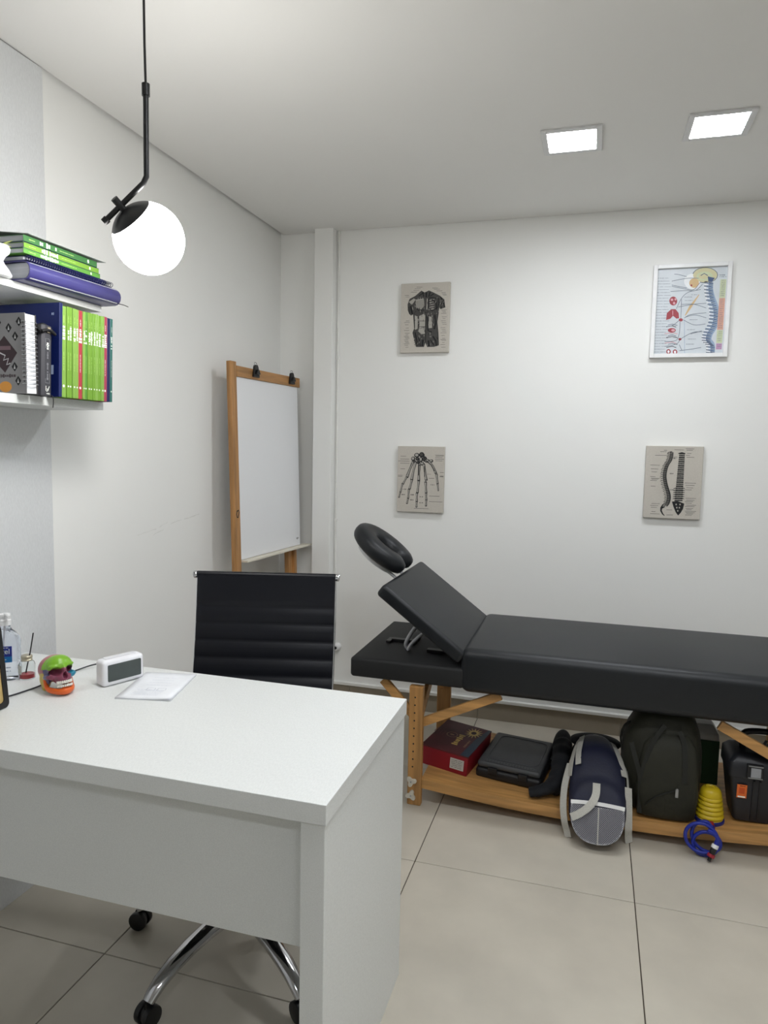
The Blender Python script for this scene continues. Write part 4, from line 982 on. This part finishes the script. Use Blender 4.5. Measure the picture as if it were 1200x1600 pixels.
for x0, ys in ((250, (455, 480, 875, 902, 940, 995, 1033, 1080, 1105, 1130, 1150, 1168, 1190, 1215, 1235, 1255, 1280, 1315)), (840, (400, 425, 440, 680, 700, 720, 740, 795, 825, 860, 890, 920, 975, 1005, 1030, 1060, 1105, 1150, 1170, 1185, 1220, 1255, 1298))):
    for k, y_ in enumerate(ys): f.stroke([(x0+(k % 3)*14, y_), (x0+70+(k % 4)*8, y_-3)], 5, 1)
for x_, y_ in ((440, 315), (410, 340), (390, 370), (350, 400), (690, 325), (720, 345), (760, 370)): f.stroke([(x_, y_), (x_+95, y_-2)], 5, 1)
rd = random.Random(5)
for k in range(260):
    x_ = rd.uniform(330, 880); y_ = rd.uniform(400, 1280)
    inside = (420 < x_ < 790 and 470 < y_ < 1270 and not (590 < x_ < 612)) or (320 < x_ < 420 and 540 < y_ < 740) or (800 < x_ < 890 and 500 < y_ < 630)
    if not inside: continue
    l_ = rd.uniform(18, 55); sl = (x_-605)*.0012*l_*(1 if y_ > 700 else -1)
    f.stroke([(x_, y_), (x_+sl*.5, y_+l_*.5), (x_+sl, y_+l_)], [2, rd.uniform(4, 9), 2], rd.choice((0, 0, 2, 1, 2)), .0011)
f.build('torso_drawing', INK, cv1)
# hand
cv2 = canvas(-.978, -.732, 1.063, 1.403, 'canvas print of a skeletal hand, lower left of the four pictures')
f = Flat(pic_fn(((200, 190), (972, 188), (965, 1308), (205, 1300)), .246, .340, .022))
def bone(pts, wd):
    a_, b_ = Vector((*pts[0], 0)), Vector((*pts[-1], 0)); d_ = (b_-a_).normalized()*11
    pts = [(pts[0][0]-d_.x, pts[0][1]-d_.y)]+list(pts[1:-1])+[(pts[-1][0]+d_.x, pts[-1][1]+d_.y)]
    for e_, w_ in ((pts[0], wd[0]), (pts[-1], wd[-1])): f.ell(e_[0], e_[1], w_*.62, w_*.5, 0, 0); f.ell(e_[0], e_[1], w_*.40, w_*.3, 2, .0003)
    pv = Vector((-d_.y, d_.x)).normalized()
    for e_, w_ in ((pts[0], wd[0]), (pts[-1], wd[-1])): f.stroke([(e_[0]-pv.x*w_*.6, e_[1]-pv.y*w_*.6), (e_[0]+pv.x*w_*.6, e_[1]+pv.y*w_*.6)], 9, 0, .0007)
    f.stroke(pts, [w_+11 for w_ in wd], 0, 0); f.stroke(pts, wd, 2, .0003)
    f.stroke([(x_+w_*.33, y_) for (x_, y_), w_ in zip(pts, wd)], [max(3, w_*.22) for w_ in wd], 1, .0005)
for k, (pts) in enumerate((((455, 460), (410, 580), (370, 700)), ((500, 470), (470, 600), (445, 740)), ((565, 520), (560, 640), (560, 750)), ((640, 500), (665, 640), (680, 740)))): bone(list(pts), [34, 22, 38])
for a, b_, w_ in (((355, 720), (305, 820), 26), ((290, 835), (262, 960), 22), ((256, 980), (240, 1050), 20), ((445, 765), (415, 900), 30), ((400, 930), (392, 1060), 26), ((388, 1085), (375, 1150), 22), ((560, 785), (545, 960), 32), ((535, 990), (535, 1110), 28), ((533, 1135), (532, 1205), 24), ((675, 800), (685, 960), 32), ((685, 985), (690, 1080), 28), ((690, 1100), (688, 1180), 26)):
    bone([a, ((a[0]+b_[0])/2, (a[1]+b_[1])/2), b_], [w_, w_*.6, w_*.95])
bone([(720, 440), (790, 520), (830, 620)], [26, 20, 34]); bone([(850, 660), (860, 740), (870, 800)], [30, 18, 26]); bone([(868, 820), (878, 870), (882, 920)], [22, 14, 10])
for cx, cy, a, b_ in ((460, 400, 30, 32), (520, 340, 40, 34), (600, 330, 38, 40), (530, 400, 28, 26), (590, 410, 24, 40), (650, 400, 34, 40), (480, 450, 28, 22), (545, 460, 26, 24), (610, 480, 30, 26), (690, 430, 40, 26), (760, 430, 26, 22)): f.ell(cx, cy, a+5, b_+5, 0, .0002); f.ell(cx-4, cy-4, a*.7, b_*.7, 2 if (cx+cy) % 3 else 1, .0006)
f.stroke([(600, 290), (640, 320), (650, 400), (700, 450), (760, 500), (815, 600)], 13, 0, .0009); f.stroke([(555, 400), (555, 680)], 12, 0, .0009); f.stroke([(650, 520), (655, 700)], 12, 0, .0009); f.stroke([(440, 470), (350, 690)], 9, 0, .0009)
for x0, x1, y_ in ((250, 340, 362), (245, 395, 408), (210, 400, 442), (245, 400, 480), (250, 330, 575), (210, 290, 685), (215, 285, 705), (820, 965, 330), (830, 960, 345), (820, 940, 370), (820, 968, 398), (825, 940, 425), (905, 965, 620), (905, 965, 680), (735, 905, 1022), (735, 955, 1117), (490, 730, 1240), (725, 815, 722)): f.stroke([(x0, y_), (x1, y_)], 6, 1)
for x_, y_ in ((330, 920), (310, 1012), (460, 1010), (455, 1098), (610, 1040), (610, 1142), (790, 832), (735, 655), (935, 690)): f.scribble(x_-30, y_, 58, 20, 1, int(x_))
f.build('hand_drawing', INK, cv2)
# spine
cv3 = canvas(.233, .482, 1.087, 1.426, 'canvas print of two spinal columns, lower right of the four pictures')
f = Flat(pic_fn(((155, 175), (1050, 175), (980, 1330), (100, 1300)), .249, .339, .022))
lat = [(525, 270), (520, 330), (500, 400), (455, 470), (425, 560), (415, 650), (425, 740), (445, 820), (470, 900), (480, 980), (465, 1060), (435, 1110)]
LS = smooth_path([(x_, y_, 0) for x_, y_ in lat], 3)
f.stroke([(p.x+22, p.y) for p in LS], [40+20*i/len(LS) for i in range(len(LS))], 1)
for i, p in enumerate(LS[::1]):
    f.stroke([(p.x-40-8*(i % 2), p.y+14), (p.x-12, p.y)], [7, 14], 0, .0004); f.stroke([(p.x-6, p.y-2), (p.x+34+.4*i, p.y-4)], 15, 0, .0004); f.stroke([(p.x-26, p.y+9), (p.x-2, p.y+11)], 8, 2, .0008); f.stroke([(p.x+4, p.y+9), (p.x+36, p.y+7)], 5, 2, .0010); 
f.stroke([(p.x+48+.2*i, p.y) for i, p in enumerate(LS)], 10, 0, .0008)
f.stroke([(430, 1110), (390, 1150), (385, 1190), (410, 1240), (440, 1270)], [60, 34, 26, 20, 8], 0, .0004)
for i in range(24):
    y_ = 290+i*32; x_ = 712-.075*(y_-290); w_ = 44+.02*(y_-290)*1.2
    f.stroke([(x_-w_, y_), (x_+w_, y_)], 24, 1 if i % 2 else 0, .0002); f.stroke([(x_-w_*.5, y_+13), (x_+w_*.5, y_+13)], 7, 2, .0004); f.stroke([(x_-12, y_-6), (x_+12, y_+6)], 12, 0, .0006)
    if 16 < i < 23: f.stroke([(x_-92, y_+8), (x_-40, y_-6)], [8, 16], 0, .0004); f.stroke([(x_+40, y_-6), (x_+84, y_+4)], [16, 8], 0, .0004)
f.stroke([(650, 290), (710, 280), (765, 290)], [8, 26, 8], 0, .0008)
f.fill([(555, 1045), (640, 1035), (745, 1075), (725, 1160), (690, 1220), (650, 1265), (615, 1215), (580, 1130)], 0, .0005)
for x_, y_ in ((620, 1090), (680, 1090), (630, 1140), (670, 1140), (645, 1190)): f.ell(x_, y_, 11, 14, 2, .0008)
for x0, x1, ys in ((215, 365, (475, 535, 580, 655, 680, 695, 715, 805, 1078, 1108, 1138, 1205, 1240)), (755, 925, (750, 785, 822, 855, 990, 1020, 1040, 1065, 1098, 1120, 1150, 1170, 1195, 1215, 1235, 1255)), (770, 900, (212, 235, 285, 315, 345))):
    for k, y_ in enumerate(ys): f.stroke([(x0+(k % 3)*10, y_), (x1-(k % 4)*22, y_+3)], 6, 1)
for x0, x1, y_ in ((290, 480, 323), (370, 470, 265), (430, 480, 243), (590, 740, 233), (575, 640, 345), (470, 560, 1178), (470, 570, 1258)): f.stroke([(x0, y_), (x1, y_)], 6, 1)
for x_, y_ in ((590, 365), (540, 605), (550, 860)): f.scribble(x_-20, y_, 60, 18, 1, x_)
f.build('spine_drawing', INK, cv3)
# framed nervous system chart
fp_ = empty('framed_chart', (.390, YB, 2.042)); tag(fp_, 'white framed colour chart of the spine and nervous system', 'picture', 'anatomy pictures on the back wall')
W_, H_, B_ = .330, .420, .018
mb = MB(); mb.box(-W_/2, -W_/2+B_, -.026, -.001, -H_/2, H_/2).box(W_/2-B_, W_/2, -.026, -.001, -H_/2, H_/2).box(-W_/2+B_, W_/2-B_, -.026, -.001, H_/2-B_, H_/2).box(-W_/2+B_, W_/2-B_, -.026, -.001, -H_/2, -H_/2+B_)
mb.build('frame', M_white, fp_, bevel=.0015)
ch_ = MB().box(-W_/2+B_, W_/2-B_, -.012, -.002, -H_/2+B_, H_/2-B_).build('chart', mat('chart_paper', (206, 212, 217), .35), fp_, smooth=0)
f = Flat(pic_fn(((232, 183), (1026, 152), (960, 1162), (170, 1168)), W_-2*B_, H_-2*B_, .012))
CC = [M_ink, mat('chart_grey', (110, 120, 134), .5), mat('chart_blue', (150, 170, 196), .5), mat('chart_cream', (206, 200, 160), .5), mat('chart_tan', (208, 178, 132), .5), mat('chart_red', (160, 62, 70), .5), mat('chart_pink', (214, 160, 168), .5), mat('chart_orange', (214, 164, 144), .5), mat('chart_green', (200, 208, 172), .5), mat('chart_purple', (188, 148, 180), .5), mat('chart_darkblue', (64, 84, 122), .5), mat('chart_white', (232, 234, 236), .5)]
f.ell(770, 255, 145, 92, 1); f.ell(770, 255, 136, 84, 3, .0003); f.ell(765, 265, 92, 52, 8, .0006); f.ell(755, 270, 60, 30, 3, .0008); f.fill([(800, 270), (880, 290), (845, 330), (805, 330)], 10, .001); f.stroke([(720, 260), (760, 235), (800, 260)], 8, 10, .001)
f.ell(625, 325, 95, 88, 11, .0002); f.ell(645, 345, 55, 55, 4, .0005); f.ell(615, 370, 10, 10, 5, .0008)
sp_ = smooth_path([(800, 330, 0), (795, 420, 0), (810, 520, 0), (845, 640, 0), (850, 740, 0), (825, 840, 0), (775, 930, 0), (765, 1010, 0), (810, 1070, 0), (810, 1150, 0)], 5)
f.stroke([(p.x+25, p.y) for p in sp_], [60+50*math.sin(PI*i/len(sp_)) for i in range(len(sp_))], 2)
for i, p in enumerate(sp_): f.stroke([(p.x-38, p.y), (p.x+10, p.y+6)], 12, 1 if i % 2 else 11, .0003); f.stroke([(p.x+12, p.y+4), (p.x+62, p.y+18)], [13, 7], 10 if i % 2 else 1, .0003)
for pts in ([(560, 270), (470, 245), (420, 240)], [(700, 290), (560, 290), (390, 320)], [(720, 330), (640, 420), (540, 410), (390, 380)], [(740, 360), (660, 430), (540, 430), (375, 440)], [(560, 400), (460, 380), (390, 365)], [(720, 420), (580, 450), (500, 520), (440, 640)], [(500, 530), (490, 760)], [(780, 580), (640, 590), (460, 620)], [(780, 635), (640, 590), (500, 590)], [(780, 690), (600, 710), (530, 750)], [(780, 750), (650, 715), (540, 740)], [(770, 820), (640, 830), (520, 770)], [(740, 910), (620, 920), (490, 990)], [(730, 900), (600, 935)], [(720, 1095), (600, 1115), (470, 1130)], [(490, 760), (400, 830), (330, 850)], [(480, 790), (470, 930), (430, 1010), (300, 1020)], [(480, 990), (440, 1050), (300, 1080)], [(470, 1060), (500, 1130)]): f.stroke([(p.x, p.y) for p in smooth_path([(x_, y_, 0) for x_, y_ in pts], 5)], 6, 1, .0006)
f.stroke([(700, 480), (600, 620), (540, 720)], [8, 30, 10], 4, .0004); f.stroke([(530, 770), (530, 1160)], 4, 2, .0003)
f.ell(405, 550, 45, 52, 5, .0005); f.ell(390, 535, 16, 14, 6, .0008); f.ell(415, 575, 14, 16, 6, .0008); f.ell(430, 530, 12, 14, 6, .0008)
f.fill([(320, 770), (330, 690), (380, 645), (430, 645), (465, 690), (470, 750), (440, 755), (400, 720), (370, 755)], 5, .0005); f.stroke([(398, 660), (398, 715)], 8, 6, .0008)
f.ell(490, 770, 24, 18, 5, .0008); f.ell(385, 890, 46, 26, 5, .0005); f.ell(400, 890, 22, 14, 6, .0008); f.ell(478, 995, 18, 14, 5, .0006)
for cx, cy in ((345, 1140), (420, 1145)): f.ell(cx, cy, 26, 30, 5, .0005); f.ell(cx, cy, 13, 17, 11, .0008)
for k, y_ in enumerate((830, 850, 930, 955, 975, 1040, 1055, 1090)): f.stroke([(340-(k % 3)*20, y_), (390, y_-12), (450-(k % 2)*15, y_+4)], 7, (1, 0, 6)[k % 3], .0004)
for k in range(27):
    y_ = 285+k*33; x_ = 238-.062*(y_-183); f.scribble(x_, y_, 70+40*((k*7) % 3)/2, 7, 1, 200+k)
    f.stroke([(x_+80, y_), (x_+120+(k*13 % 40), y_)], 3, 1)
for x_, y_ in ((640, 480), (560, 505), (570, 545), (620, 770), (590, 885), (600, 995), (580, 1055)): f.scribble(x_-30, y_, 90, 8, 1, int(y_))
for (y0_, y1_, ci) in ((305, 520, 8), (522, 890, 7), (895, 1045, 8), (1050, 1120, 9)):
    xl = 962-.072*(y0_-305); xl2 = 962-.072*(y1_-305)
    f.fill([(xl-20, y0_), (xl+46, y0_), (xl2+46, y1_), (xl2-20, y1_)], ci, .0003)
    for y_ in range(int(y0_)+12, int(y1_)-6, 22): f.scribble(962-.072*(y_-305)-8, y_, 44, 9, 1, y_, .0006)
f.scribble(930, 255, 85, 14, 1, 300); f.scribble(930, 275, 85, 10, 1, 301)
f.build('chart_print', CC, ch_)
for o in list(bpy.data.objects):
    if o.type == 'MESH' and not o.data.materials: o.data.materials.append(M_white)
